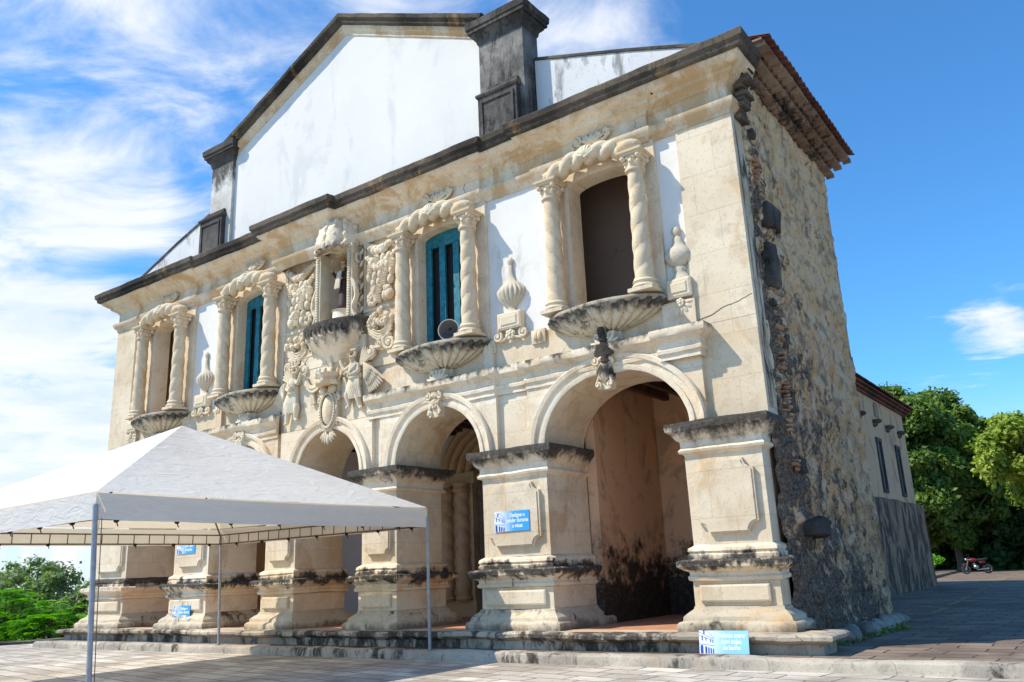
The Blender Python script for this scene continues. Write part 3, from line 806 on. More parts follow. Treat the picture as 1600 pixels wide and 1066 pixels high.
for x0 in (-1.25, -.05):
    for a, b in (((0, 0), (.85, 0)), ((.85, 0), (.85, .34)), ((.85, .34), (0, .34)), ((0, .34), (0, 0)), ((0, .17), (.2, .34)), ((0, .17), (.2, 0)), ((.85, .17), (.65, .34)), ((.85, .17), (.65, 0))):
        g.tube([(x0+a[0], -.145, 6.62+a[1]), (x0+b[0], -.145, 6.62+b[1])], .014, 4)
g.tube([(-.15, -.18, 7.0), (-.15, -.22, 6.7), (-.15, -.18, 6.35)], [.05, .04, .05], 8)
obj('lozenge_slab', g, M_carve, church, jitter=.004)

# fruit garlands either side of the niche
def relief_panel(x0, x1, sg):
    g = MB(); y = -.07; cx = (x0+x1)/2; wd = x1-x0
    g.box(x0, x1, -.05, .02, 6.3, 9.60)
    for x in (x0+.04, x1-.04): g.box(x-.03, x+.03, -.085, .02, 7.75, 9.58)
    g.box(x0, x1, -.09, .02, 7.70, 7.78)
    for k in range(2):                                # two swags hung from curls
        zt = 9.45-.34*k; dz = .28+.08*k
        for i in range(15):
            f = i/14; x = x0+.12+(wd-.24)*f; z = zt-dz*math.sin(PI*f)
            rr = .05+.045*math.sin(PI*f)
            for q in range(3): g.ell((x+random.uniform(-.03, .03), y-.03-rr*.5, z+random.uniform(-.05, .05)), (rr, rr*.9, rr), 6, 5)
    for s_ in (-1, 1): g.volute(cx+s_*(wd/2-.10), 9.45, y-.03, .10, 1.5, .03, s_, PI/2)
    for r in range(6):                                # hanging bunch of fruit
        n = (4, 5, 5, 4, 3, 2)[r]
        for i in range(n):
            x = cx+(i-(n-1)/2)*.185+(.05 if r % 2 else 0); z = 8.92-r*.19+random.uniform(-.02, .02)
            g.ell((x, y-.07, z), (.088, .085, .135), 9, 7, Matrix.Rotation(random.uniform(-.3, .3), 3, 'Y'))
            if (i+r) % 4 == 1:
                for q in range(4): g.tube([(x-.08, y-.13, z-.09+q*.06), (x, y-.165, z-.09+q*.06), (x+.08, y-.13, z-.09+q*.06)], .012, 4)
    g.flower(cx-sg*.30, 7.98, y-.05, .21, 8); g.ell((cx+sg*.28, y-.07, 7.98), (.14, .09, .16)); g.ell((cx+sg*.24, y-.07, 8.12), (.12, .09, .10))
    # basket of fruit and large scroll below
    for k in range(26):
        a = PI*random.random(); r = .36*random.random()**.5
        g.ell((cx+r*math.cos(a)*1.25, y-.07-.05*random.random(), 7.28+r*math.sin(a)), (.07, .07, .07), 7, 5)
    for s_ in (-1, 1):
        for q in range(3): g.leafy(cx+s_*.1, 7.18, y-.05, .50-.08*q, PI/2-s_*(1.15-.25*q), .10)
    for q in range(4):
        g.scroll([(cx-.42+.02*q, 7.32-.07*q), (cx, 7.10-.07*q), (cx+.42-.02*q, 7.32-.07*q)], .03, y-.08)
    g.volute(cx+sg*.30, 6.78, y-.08, .20, 1.7, .055, sg, PI/2); g.volute(cx-sg*.32, 6.62, y-.08, .16, 1.6, .05, -sg, PI/2)
    g.scroll([(cx-sg*.32, 6.78), (cx, 6.72), (cx+sg*.2, 6.95), (cx+sg*.32, 6.98)], .05, y-.06)
    g.flower(cx, 6.9, y-.08, .13, 7)
    return g
obj('fruit_garland_relief', relief_panel(.82, 2.10, 1), M_carve, church, jitter=.006, smooth_=60)
obj('fruit_garland_relief', relief_panel(-2.12, -.85, -1), M_carve, church, jitter=.006, smooth_=60)

# angels carrying the drapery; each one continuous skinned body
def skin_body(name, verts, edges, radii, mat, parent, lvl=2):
    me = bpy.data.meshes.new(name); me.from_pydata(verts, edges, []); me.update()
    o = bpy.data.objects.new(name, me); COL.objects.link(o); o.parent = parent
    sk = o.modifiers.new('s', 'SKIN'); sk.use_smooth_shade = True
    if not me.skin_vertices: bpy.context.view_layer.update()
    lay = me.skin_vertices[0].data if me.skin_vertices else None
    if lay is None:
        bm = bmesh.new(); bm.from_mesh(me); bm.verts.layers.skin.verify(); bm.to_mesh(me); bm.free(); lay = me.skin_vertices[0].data
    for i, r in enumerate(radii):
        lay[i].radius = (r, r) if not isinstance(r, tuple) else r
        lay[i].use_root = (i == 0)
    sd = o.modifiers.new('d', 'SUBSURF'); sd.levels = sd.render_levels = lvl
    dg = bpy.context.evaluated_depsgraph_get(); ev = o.evaluated_get(dg); nm = bpy.data.meshes.new_from_object(ev)
    o.modifiers.clear(); o.data = nm
    nm.materials.clear(); nm.materials.append(mat)
    nm.polygons.foreach_set('use_smooth', [True]*len(nm.polygons)); nm.update()
    return o
def angel(cx, z0, s_, sc=1.0):
    """s_=+1 faces right"""
    y = -.22
    def P(x, z, dy=0): return (cx+s_*x*sc, y-dy, z0+z*sc)
    V = [P(0, .62), P(.02, .85, .03), P(.03, 1.02, .04), P(.05, 1.14, .05), P(.07, 1.30, .07),
         P(-.10, 1.03, .03), P(-.18, .88, .08), P(.02, .80, .16), P(.12, .90, .20),
         P(.14, 1.03, .05), P(.27, .95, .10), P(.36, 1.12, .12), P(.40, 1.22, .12),
         P(-.07, .55, .02), P(-.12, .30, .06), P(-.18, .04, .02), P(-.26, .0, .06),
         P(.08, .55, .02), P(.22, .36, .08), P(.14, .12, .04), P(.24, .04, .08)]
    E = [(0, 1), (1, 2), (2, 3), (3, 4), (2, 5), (5, 6), (6, 7), (7, 8), (2, 9), (9, 10), (10, 11), (11, 12), (0, 13), (13, 14), (14, 15), (15, 16), (0, 17), (17, 18), (18, 19), (19, 20)]
    Rr = [.14, .13, .14, .055, .115, .07, .055, .045, .04, .07, .055, .045, .04, .10, .08, .05, .04, .10, .085, .055, .04]
    b = skin_body('carved_angel', V, E, [r*sc for r in Rr], stone('figure_stone', base=(.60, .49, .34), pale=(.74, .64, .48), ochre=.3, grime=.12), church)
    g = MB()                                          # skirt, sash, curls, face
    for k in range(9): g.tube([P(-.13+.032*k, .78, .05+.04*math.sin(k*.4)), P(-.19+.045*k, .50, .10+.05*math.sin(k*.4)), P(-.25+.058*k, .26, .08)], [.035*sc, .045*sc, .03*sc], 6)
    g.tube([P(-.13, .76, .05), P(0, .72, .18), P(.14, .78, .08)], .035*sc, 6)
    g.tube([P(-.10, 1.05, .1), P(.0, .9, .18), P(.12, .78, .14)], .03*sc, 6)
    obj('tunic', g, M_carve, b, smooth_=60)
    g = MB()
    for k in range(18):
        a = PI*2*k/18; g.ell(P(.07+.10*math.cos(a)*.9, 1.34+.10*math.sin(a)*.85, .03), (.04*sc, .05*sc, .04*sc), 6, 5)
    for k in range(6): g.ell(P(-.02+.035*k, 1.42, .05), (.035*sc, .05*sc, .035*sc), 6, 5)
    obj('curled_hair', g, M_carve, b, smooth_=60)
    g = MB(); g.ell(P(.085, 1.28, .185), (.018*sc, .03*sc, .03*sc)); g.ell(P(.05, 1.31, .17), (.018*sc, .012*sc, .012*sc)); g.ell(P(.12, 1.31, .17), (.018*sc, .012*sc, .012*sc)); g.ell(P(.085, 1.225, .175), (.03*sc, .015*sc, .01*sc))
    obj('face', g, M_carve, b, smooth_=60)
    g = MB()                                          # wing
    for row in range(3):
        n = (9, 8, 6)[row]
        for k in range(n):
            f = k/(n-1); ang = PI/2+s_*(.15+.75*f) if row == 0 else PI/2+s_*(.25+.7*f)
            L = (.78, .55, .36)[row]*(1-.35*f)*sc
            x = -.14-.10*f-.16*(1-f)*.3; z = .95-.22*f
            px, _, pz = P(x-.08, z)
            ang2 = -PI/2-s_*(.9-.75*f)+0
            g.leafy(px, pz+.12*sc, y+.06-.05*row, L, ang2, .085*sc, .035)
    for k in range(6): g.leafy(P(-.10, 1.0)[0], P(0, 1.0)[2], y+.03, .5*sc, PI/2+s_*(.25+.16*k), .07*sc, .035)
    obj('wing', g, M_carve, b, smooth_=60)
    return b
angel(-1.50, 5.28, 1, 1.02)
angel(.72, 5.32, -1, 1.02)
g = MB()                                             # drapery between the angels
for q in range(4):
    g.scroll([(-1.10, 6.48-.03*q), (-.85, 6.12-.04*q), (-.55, 6.18-.05*q), (-.15, 6.42-.05*q), (.12, 6.25-.05*q), (.30, 6.42-.04*q), (.42, 6.5-.03*q)], .035, -.24-.02*(q % 2))
for s_, x in ((-1, -.78), (1, .32)):
    for q in range(3): g.scroll([(x, 6.15), (x+.05*s_+.04*q, 5.9), (x-.02+.05*q, 5.68)], .04, -.22)
for s_ in (-1, 1):
    for k in range(5): g.ell((-.28+s_*1.18-.05*s_, -.22, 5.45+.17*k), (.06, .05, .09), 8, 6)
g.box(-1.9, 1.1, -.16, -.05, 5.12, 6.42)
obj('carved_drapery', g, M_carve, church, jitter=.006, smooth_=60)
# crown and oval cartouche on the middle keystone
g = MB(); X0 = -.14
g.lathe(X0, -.28, [(.30, 6.02), (.33, 6.05), (.33, 6.13), (.29, 6.15), (.29, 6.20), (.34, 6.23), (.35, 6.30), (.30, 6.33)], 28, flute=(16, .14, 6.06, 6.31))
for k in range(12):
    a = 2*PI*k/12; g.ell((X0+.31*math.cos(a), -.28+.31*math.sin(a), 6.36), (.045, .045, .07), 6, 5)
obj('carved_crown', g, stone('sooty_crown_stone', ochre=.35, grime=.34), church, jitter=.01, smooth_=50)
g = MB()
g.ell((X0, -.28, 5.42), (.20, .10, .36), 16, 10)
for i in range(36):
    a = 2*PI*i/36; g.ell((X0+.25*math.cos(a), -.32, 5.42+.42*math.sin(a)), (.032, .04, .04), 6, 5)
g.tube([(X0+.30*math.cos(a), -.28, 5.42+.48*math.sin(a)) for a in [2*PI*i/30 for i in range(31)]], .035, 6)
for s_ in (-1, 1):
    g.volute(X0+s_*.33, 5.72, -.26, .10, 1.4, .03, s_, PI/2); g.volute(X0+s_*.30, 5.15, -.26, .09, 1.4, .03, -s_, -PI/2)
    g.volute(X0+s_*.14, 4.84, -.26, .10, 1.5, .03, s_, PI/2)
    for k in range(3): g.leafy(X0+s_*.05, 4.9, -.27, .28, -PI/2+s_*(.25+.4*k), .08)
    g.ell((X0+s_*.15, -.3, 5.92), (.13, .1, .11)); g.ell((X0+s_*.3, -.28, 5.45), (.05, .05, .12))
g.leafy(X0, 4.86, -.28, .26, -PI/2, .1)
g.box(X0-.3, X0+.3, -.24, -.1, 4.95, 6.05)
obj('oval_cartouche', g, M_carve, church, jitter=.005, smooth_=60)

# --- gable
g = MB()
PL, PRR = (-5.74, -4.72), (4.62, 5.86)
AP = (-.03, 16.12)
g.prism([(PL[1], 10.7), (PRR[0], 10.7), (PRR[0], 13.86), AP, (PL[1], 14.05)], .0, .55)
gable = obj('white_gable', g, M_ped, church)
def rake(prof, mat, name, jt):
    path = [(PL[1]-.1, 0, 14.02), (AP[0], 0, AP[1]), (PRR[0]+.1, 0, 13.84)]
    P3 = []; fr = []
    d0 = (Vector(path[1])-Vector(path[0])).normalized(); d1 = (Vector(path[2])-Vector(path[1])).normalized()
    n0 = Vector((-d0.z, 0, d0.x)); n1 = Vector((-d1.z, 0, d1.x)); nm = (n0+n1); nm = nm/(nm.length_squared/2)
    N = 34
    for i in range(N): P3.append(Vector(path[0]).lerp(Vector(path[1]), i/N)); fr.append((Vector((0, -1, 0)), n0 if i else n0))
    for i in range(N+1):
        P3.append(Vector(path[1]).lerp(Vector(path[2]), i/N)); fr.append((Vector((0, -1, 0)), nm if i == 0 else n1))
    q = MB(); q.sweep(P3, fr, prof); return obj(name, q, mat, gable, jitter=jt, smooth_=40)
rake([(-.5, -.15), (.03, -.15), (.05, -.06), (.12, -.02), (.14, .06), (.14, .09), (-.5, .09)], M_ent, 'rake_moulding', .008)
rake([(-.6, .08), (.16, .08), (.24, .11), (.25, .19), (.32, .22), (.33, .32), (.28, .35), (-.6, .36)], M_cap, 'rake_cap', .016)
M_pedpier = stone('soot_streaked_pier', base=(.075, .068, .06), pale=(.30, .28, .25), ochre=.05, grime=.40, stretch=.35)
M_pedpierL = stone('pale_streaked_pier', base=(.50, .47, .42), pale=(.72, .70, .66), ochre=.05, grime=.18, stretch=.3, band=(.62, .95, .9))
for (a, b), zt, mt in ((PL, 13.85, M_pedpierL), (PRR, 13.55, M_pedpier)):
    q = MB(); q.box(a, b, -.10, .50, 10.7, zt); po = obj('gable_pier', q, mt, gable, jitter=.01)
    q = MB(); rp = rectpath(a, b, -.10, .50)
    q.mold(rp, [(0, zt-.10), (.03, zt-.04), (.04, zt+.04), (.10, zt+.10), (.13, zt+.13), (.14, zt+.26), (.22, zt+.30), (.235, zt+.46), (.20, zt+.50)], True, step=.12)
    q.box(a-.19, b+.19, -.29, .69, zt+.2, zt+.495)
    obj('pier_cap', q, M_blk, po, jitter=.02, smooth_=40)
    s_ = 1 if a > 0 else -1
    x0, x1 = (a+.02, b-.14) if s_ > 0 else (a-.25, b-.22)
    q = MB(); q.box(x0, x1, -.24, -.08, 10.7, 12.0); q.mold([(x0, -.08), (x0, -.24), (x1, -.24), (x1, -.08)], [(0, 11.96), (.03, 11.97), (.05, 12.02), (.04, 12.06), (0, 12.08)], step=.15)
    q.box(x0+.3 if s_ > 0 else x0+.25, x1-.02, -.16, -.08, 12.0, 12.22)
    q.box(x0+.08, x0+.14, -.27, -.2, 11.0, 11.86); q.box(x1-.14, x1-.08, -.27, -.2, 11.0, 11.86); q.box(x0+.08, x1-.08, -.268, -.2, 11.80, 11.86)
    obj('pier_pedestal', q, M_blk, po, jitter=.008)
g = MB(); g.prism([(5.9, 10.7), (10.2, 10.7), (9.9, 11.32), (8.2, 11.95), (5.9, 12.72)], .30, .60)
obj('side_parapet', g, M_para, church, jitter=.012)
g = MB(); g.prism([(-10.2, 10.7), (-5.7, 10.7), (-5.7, 12.75), (-8.0, 12.05), (-10.0, 11.35)], .30, .60)
obj('side_parapet', g, M_para, church, jitter=.012)
g = MB(); g.sweep([(5.9, .45, 12.74), (8.2, .45, 11.97), (9.9, .45, 11.34)], [((0, -1, 0), (.3, 0, .95))]*3, [(-.18, -.02), (.18, -.02), (.17, .05), (-.17, .05)])
obj('parapet_coping', g, M_cap, church, jitter=.02)
g = MB(); g.sweep([(-10.05, .45, 11.37), (-8.0, .45, 12.07), (-5.7, .45, 12.77)], [((0, -1, 0), (-.3, 0, .95))]*3, [(-.18, -.02), (.18, -.02), (.17, .05), (-.17, .05)])
obj('parapet_coping', g, M_cap, church, jitter=.02)

# --- roof and eaves on the right flank
g = MB(); rows = []
ny = 150
def tile_row(x, zb, amp=.07):
    return [(x, .42+6.25*k/ny, zb+amp*abs(math.sin(PI*(k*6.25/ny)/.235))) for k in range(ny+1)]
for i in range(14):
    f = i/13; x = 11.10-5.2*f; rows.append(tile_row(x, 11.12+f*1.55-.0))
g.grid(rows); rows2 = [[(p[0], p[1], p[2]-.035) for p in r] for r in rows]; g.grid(rows2)
g.grid([rows[0], rows2[0]])
obj('tile_roof', g, M_tile, church, jitter=.012)
g = MB(); g.add([(5.9, .6, 12.5), (5.9, 6.6, 12.5), (-5.9, 6.6, 12.5), (-5.9, .6, 12.5)], [(0, 1, 2, 3)]); 
g.add([(-5.9, .6, 12.6), (-5.9, 6.6, 12.6), (-11.0, 6.6, 11.1), (-11.0, .6, 11.1)], [(0, 1, 2, 3)])
obj('back_roof', g, M_tile, church)
g = MB()
for r in range(3):
    xo = 10.32+.22*(r+1); z = 10.72+.135*r
    g.box(10.2, xo-.02, .42, 6.6, z+.085, z+.128)
    for k in range(23):
        y = .44+k*.27+(.0 if r % 2 else .06)
        g.box(10.2, xo+random.uniform(-.015, .015), y, y+.035, z-.01, z+.1)
        pts = [(xo-.01, y+.035+.235*j/5, z+.09-.075*math.sin(PI*j/5)*0) for j in range(6)]
    # curved tile undersides
    for k in range(23):
        y = .475+k*.27+(.0 if r % 2 else .06)
        rws = [[(xo-.19*t, y+.235*j/6, z+.005+.075*math.sin(PI*j/6)) for j in range(7)] for t in (0, 1)]
        g.grid(rws); g.add(rws[0]+[(xo, y+.235, z+.10), (xo, y, z+.10)], [tuple(range(9))])
obj('corbelled_tile_eave', g, M_brick, church, jitter=.01)

# --- weathered rubble side wall
M_rub = None
def rubble_mat():
    m, t, b = new_mat('weathered_rubble'); P = t.node('ShaderNodeTexCoord').outputs['Object']
    X, Y, Z = t.sep(P)
    a = t.noise(P, .9, 6, .65, .5); f = t.noise(P, 3.6, 8, .75, .3); v = t.noise(t.mapping(P, (1, 1, .8)), 1.7, 10, .76, .15); hf = t.noise(P, 19, 6, .75)
    up_ = t.mix(t.ramp(a, .35, .65), (.66, .43, .225), (.80, .57, .33))
    low_ = t.mix(t.ramp(a, .4, .6), (.70, .40, .185), (.56, .35, .19))
    k = t.ramp(t.math('ADD', Z, t.math('MULTIPLY', a, 4)), 5.5, 10.5)
    col = t.mix(k, low_, up_)
    col = t.mix(t.ramp(f, .5, .64, 0, .6), col, (.24, .17, .115))
    col = t.mix(t.ramp(t.noise(P, 2.2, 6, .7, .5), .57, .64, 0, .6), col, (.38, .15, .08))
    # black crusts thicker low down and along the corner
    zf = t.ramp(t.math('ADD', t.math('MULTIPLY', Z, .75), t.math('MULTIPLY', Y, 1.0)), 2.0, 11.0, .035, -.085)
    low2 = t.ramp(Z, .1, 1.8, .06, 0)
    yf = t.ramp(Y, 1.9, .9, 0, .03)
    s = t.math('ADD', t.math('ADD', t.math('ADD', t.math('MULTIPLY', v, .6), t.math('MULTIPLY', f, .4)), zf), t.math('ADD', yf, low2))
    mk = t.ramp(s, .490, .540, 0, .95)
    mk2 = t.ramp(t.math('ADD', t.noise(P, 6.5, 7, .8), t.math('MULTIPLY', zf, .9)), .545, .60, 0, .82)
    vo = t.node('ShaderNodeTexVoronoi', feature='F1'); t.set(vo.inputs['Vector'], P); vo.inputs['Scale'].default_value = 3.4; vo.inputs['Randomness'].default_value = 1
    col = t.mix(t.ramp(t.sep(vo.outputs['Color'])[0], .2, .9, 0, .45), col, (.74, .60, .42))
    col = t.mix(t.ramp(vo.outputs['Distance'], .55, .8, 0, .55), col, (.20, .14, .095))
    big = t.ramp(t.math('ADD', t.noise(P, .75, 7, .68, .2), t.math('MULTIPLY', zf, .6)), .535, .60, 0, .72)
    col = t.mix(t.math('MULTIPLY', big, t.ramp(f, .38, .52)), col, (.10, .08, .065))
    pit = t.ramp(t.noise(P, 15, 5, .8), .60, .66, 0, .8)
    col = t.mix(pit, col, (.10, .07, .05))
    col = t.mix(t.math('MAXIMUM', mk, mk2), col, t.mix(t.ramp(hf, .35, .65), (.024, .021, .019), (.22, .175, .135)))
    col = t.mix(t.ramp(t.noise(P, 5.2, 7, .75, 1.), .60, .68, 0, .40), col, (.66, .53, .40))
    t.set(b.inputs['Base Color'], col); b.inputs['Roughness'].default_value = .95; b.inputs['Specular IOR Level'].default_value = .1
    h = t.math('ADD', t.math('MULTIPLY', f, 1.2), t.math('ADD', t.math('MULTIPLY', hf, .35), v))
    bump(t, b, h, .75, .05); return m
M_rub = rubble_mat()
def side_x(y, z):
    p = Vector((0, y, z))
    d = .05*noise.noise(p*.9)+.06*noise.noise(p*2.6)+.045*noise.noise(p*6.3+Vector((3, 1, 2)))+.02*noise.noise(p*14)
    lowk = max(0, 1-z/7)
    d += .05*lowk*noise.noise(p*2.1+Vector((9, 0, 0)))
    c = .95+.22*math.sin(z*1.1)+.2*noise.noise(Vector((5, 0, z*.8)))
    e = math.exp(-((y-c)/.28)**2)
    d += e*(.10+.16*max(-.3, noise.noise(Vector((2, y*2, z*2.6))))+.05*abs(noise.noise(Vector((2, 0, z*9)))))
    d -= .06*math.exp(-((y-.5)/.12)**2)
    if z < .8: d += .10*(.8-z)
    return 10.34+d
g = MB(); nz, nyy = 300, 180
rows = []
for i in range(nz+1):
    z = .1+10.65*i/nz; ys = .17 if z < 3.8 else .36
    rows.append([(side_x(ys+(6.41-ys)*j/nyy, z)-(.06 if j == 0 else 0), ys+(6.41-ys)*j/nyy, z) for j in range(nyy+1)])
g.grid(rows)
g.add([(10.34, 6.41, .1), (10.34, 6.41, 10.75), (9.0, 6.41, 10.75), (9.0, 6.41, .1)], [(0, 1, 2, 3)])
side = obj('rubble_side_wall', g, M_rub, church, smooth_=30)
g = MB()
g.box(10.0, 10.335, .37, .40, 3.9, 9.5); g.box(-10.34, -10.0, .4, 6.4, .1, 10.75); g.box(-10.3, 10.0, 6.1, 6.4, .1, 10.75); g.box(-10.2, 10.2, .3, 6.1, 10.4, 10.6)
obj('rear_wall', g, M_st, church)
g = MB(); g.grid([[(10.372, .02+.33*j/4, 4.0+5.4*i/40) for j in range(5)] for i in range(41)])
obj('stained_corner_edge', g, stone('soot_stained_edge', base=(.52, .43, .30), pale=(.64, .54, .39), ochre=.25, grime=.40, stretch=.6), church, jitter=.012)
# projecting toothing stones on the flank
for (y, z, a, b, c) in ((1.15, 7.75, .20, .55, .42), (.92, 6.75, .17, .30, .75), (1.25, 2.02, .30, .62, .26), (1.0, 8.35, .10, .2, .12), (.92, 8.75, .12, .16, .16), (1.05, 5.35, .14, .15, .2), (1.0, 4.2, .10, .2, .3), (.8, 6.0, .1, .1, .1), (.85, 9.0, .11, .12, .12), (.72, 9.35, .12, .12, .16), (1.1, 3.1, .13, .3, .22)):
    g = MB(); rows = []
    for i in range(19):
        tt = PI*i/18; row = []
        for k in range(36):
            an = 2*PI*k/36
            def sq(v_, e=.28): return math.copysign(abs(v_)**e, v_)
            row.append((10.36+a*sq(math.sin(tt))*sq(math.cos(an)), y+b/1.0*.6*sq(math.sin(tt))*sq(math.sin(an)), z+c*.6*sq(math.cos(tt))))
        rows.append(row)
    g.grid(rows, True); g.v = [tuple(Vector(v)+noise.noise_vector(Vector(v)*13)*.03+noise.noise_vector(Vector(v)*31)*.012) for v in g.v]; obj('toothing_stone', g, M_blk, church, jitter=.05, smooth_=25)
g = MB()
for k in range(95):
    z = 3.0+6.4*k/95; y = .86+.12*math.sin(z*1.1)+.08*noise.noise(Vector((z*1.7, 3, 0)))
    if noise.noise(Vector((z*1.9, 8, 1))) < -.12: continue
    rot = Matrix.Rotation(random.uniform(-.25, .25), 3, 'X')
    g.ell((10.40+random.uniform(-.02, .05), y+random.uniform(-.08, .08), z), (random.uniform(.05, .10), random.uniform(.07, .17), random.uniform(.018, .05)), 7, 5, rot)
obj('eroded_brick_edge', g, stone('eroded_brick', base=(.40, .26, .16), pale=(.52, .38, .25), ochre=.5, grime=.18, ochre_col=(.36, .13, .07)), church, jitter=.04)
g = MB()
for k in range(34):
    y = .6+6.0*random.random(); s_ = random.uniform(.07, .2); g.ell((10.55+random.uniform(0, .16), y, .17+s_*.3), (s_, s_*1.2, s_*.8), 8, 6)
obj('loose_base_stone', g, stone('pale_rubble', base=(.25, .21, .17), pale=(.38, .33, .27), ochre=.15, grime=.25), church, jitter=.06, smooth_=True)

# --- nave behind
M_nave = plaster('nave_plaster', (.62, .43, .26), (.30, .20, .13), .7, 1.0, .45)
M_damp = plaster('damp_blackened_plaster', (.33, .22, .14), (.03, .026, .024), 1.1, 1.1, .5)
nave = obj('nave_wall', (lambda q: q.box(-7.0, 7.4, 6.4, 27.6, .1, 8.05) or q)(MB()), M_nave, church)
g = MB(); rows = []
for i in range(11): rows.append([(7.4+.02*noise.noise(Vector((0, j*.7, i*.8)))+.17+.03*(10-i)*.1, 6.3+21.9*j/30, .1+3.52*i/10+(.14*noise.noise(Vector((j*.9, 4, 0))) if i == 10 else 0)) for j in range(31)])
g.grid(rows); r_ = rows[-1]; g.grid([r_, [(7.39, p[1], p[2]+.09) for p in r_]]); g.grid([[ (p[0], p[1], p[2]) for p in [r[-1] for r in rows]], [(7.3, 28.21, r[-1][2]) for r in rows]])
g.box(-7, 7.45, 27.5, 28.2, .1, 3.5)
obj('damp_lower_wall', g, M_damp, nave)
g = MB(); rows = []
for i in range(8):
    f = i/7; rows.append([(7.85-7.85*f, 6.42+21.9*k/240, 8.02+3.6*f+.07*abs(math.sin(PI*k*21.9/240/.3))) for k in range(241)])
g.grid(rows); g.grid([[(p[0], p[1], p[2]-.05) for p in r] for r in rows])
g.add([(-.0, 6.42, 11.6), (0, 28.3, 11.6), (-7.9, 28.3, 8.0), (-7.9, 6.42, 8.0)], [(0, 1, 2, 3)])
g.prism([(-7.0, 8.0), (7.4, 8.0), (0, 11.4)], 27.3, 27.55)
obj('nave_roof', g, M_tile, nave)
g = MB()
for k in range(3): g.box(7.3, 7.5+.12*k, 6.42, 28.2, 7.72+.1*k, 7.80+.1*k)
obj('nave_eave', g, M_tile, nave, jitter=.01)
M_teal = plain('pale_teal_paint', (.10, .27, .28), .6)
for y in (18.6, 21.6, 25.0):
    q = MB(); q.box(7.38, 7.46, y-.10, y+.7, 3.92, 4.05); q.box(7.38, 7.46, y-.1, y+.04, 4.05, 5.95); q.box(7.38, 7.46, y+.6, y+.7, 4.05, 5.95); q.box(7.38, 7.47, y-.12, y+.72, 5.95, 6.1)
    fr_ = obj('nave_window', q, M_blk, nave)
    q = MB(); q.box(7.40, 7.43, y+.04, y+.24, 4.05, 5.95); obj('window_shutter', q, M_teal, fr_)
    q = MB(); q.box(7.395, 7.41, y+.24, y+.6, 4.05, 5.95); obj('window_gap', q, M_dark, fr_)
for y in (19.2, 21.7, 23.9, 26.2):
    q = MB(); q.ell((7.52, y, 6.75), (.22, .26, .10), 8, 6); q.ell((7.42, y, 6.64), (.14, .2, .12), 8, 6); obj('stone_corbel', q, M_blk, nave, jitter=.02)
for y in (19.4, 22.4):
    q = MB()
    pts = [(y-.4, 7.0), (y+.4, 7.0)]+[(y+.4*math.cos(a), 7.35+.28*math.sin(a)) for a in [PI*i/8 for i in range(9)]]
    q.add([(7.425, a, b) for a, b in pts]+[(7.39, a, b) for a, b in pts], [tuple(range(len(pts)))]+[(i, (i+1) % len(pts), len(pts)+(i+1) % len(pts), len(pts)+i) for i in range(len(pts))])
    obj('bricked_up_opening', q, M_brick, nave)

# ================================================================== STATUE in the niche
M_robe = plain('statue_brown_robe', (.045, .022, .018), .6); M_cream = plain('statue_cream_cloth', (.62, .52, .38), .6); M_face = plain('statue_skin', (.50, .33, .23), .6); M_gold = plain('statue_gilt_crown', (.45, .30, .10), .35, .6)
SX, SYy, SZ = .06, .0, 7.60
st = empty('saint_statue', (SX, SYy, SZ), 'small painted saint statue in brown robe and cream cloak standing in the niche', 'statue')
st.scale = (1.13, 1.13, 1.13)
g = MB(); g.lathe(0, 0, [(.28, 0), (.30, .05), (.26, .1), (.25, .26), (.28, .29), (.0, .30)], 20); obj('pedestal', g, M_st, st, smooth_=40)
b = skin_body('body', [(0, 0, .95), (0, 0, 1.12), (0, 0, 1.24), (0, -.01, 1.34), (.09, 0, 1.2), (.15, -.05, 1.05), (.05, -.13, 1.03), (-.09, 0, 1.2), (-.2, -.06, 1.12), (-.29, -.1, 1.26), (0, 0, .7), (0, 0, .4), (0, 0, .3)],
              [(0, 1), (1, 2), (2, 3), (1, 4), (4, 5), (5, 6), (1, 7), (7, 8), (8, 9), (0, 10), (10, 11), (11, 12)], [.11, .11, .04, .075, .06, .045, .035, .06, .05, .035, .14, .18, .19], M_robe, st)
g = MB()
for k in range(5): g.tube([(-.09+.02*k, -.10, 1.22), (-.10+.025*k, -.15, 1.0), (-.12+.03*k, -.17, .80)], .026, 6)
obj('cloak', g, M_cream, st, smooth_=60)
g = MB(); g.ell((0, -.03, 1.36), (.062, .068, .08), 12, 9); g.ell((0, -.1, 1.355), (.012, .018, .02)); g.ell((-.29, -.11, 1.29), (.03, .03, .045)); g.ell((.05, -.15, 1.03), (.035, .03, .03)); obj('face_and_hands', g, M_face, st, smooth_=60)
g = MB(); g.lathe(0, -.03, [(.06, 1.41), (.07, 1.45), (.05, 1.49), (.03, 1.55), (.0, 1.58)], 12, flute=(8, .2, 1.4, 1.5)); obj('crown', g, M_gold, st)
for c_ in st.children: pass

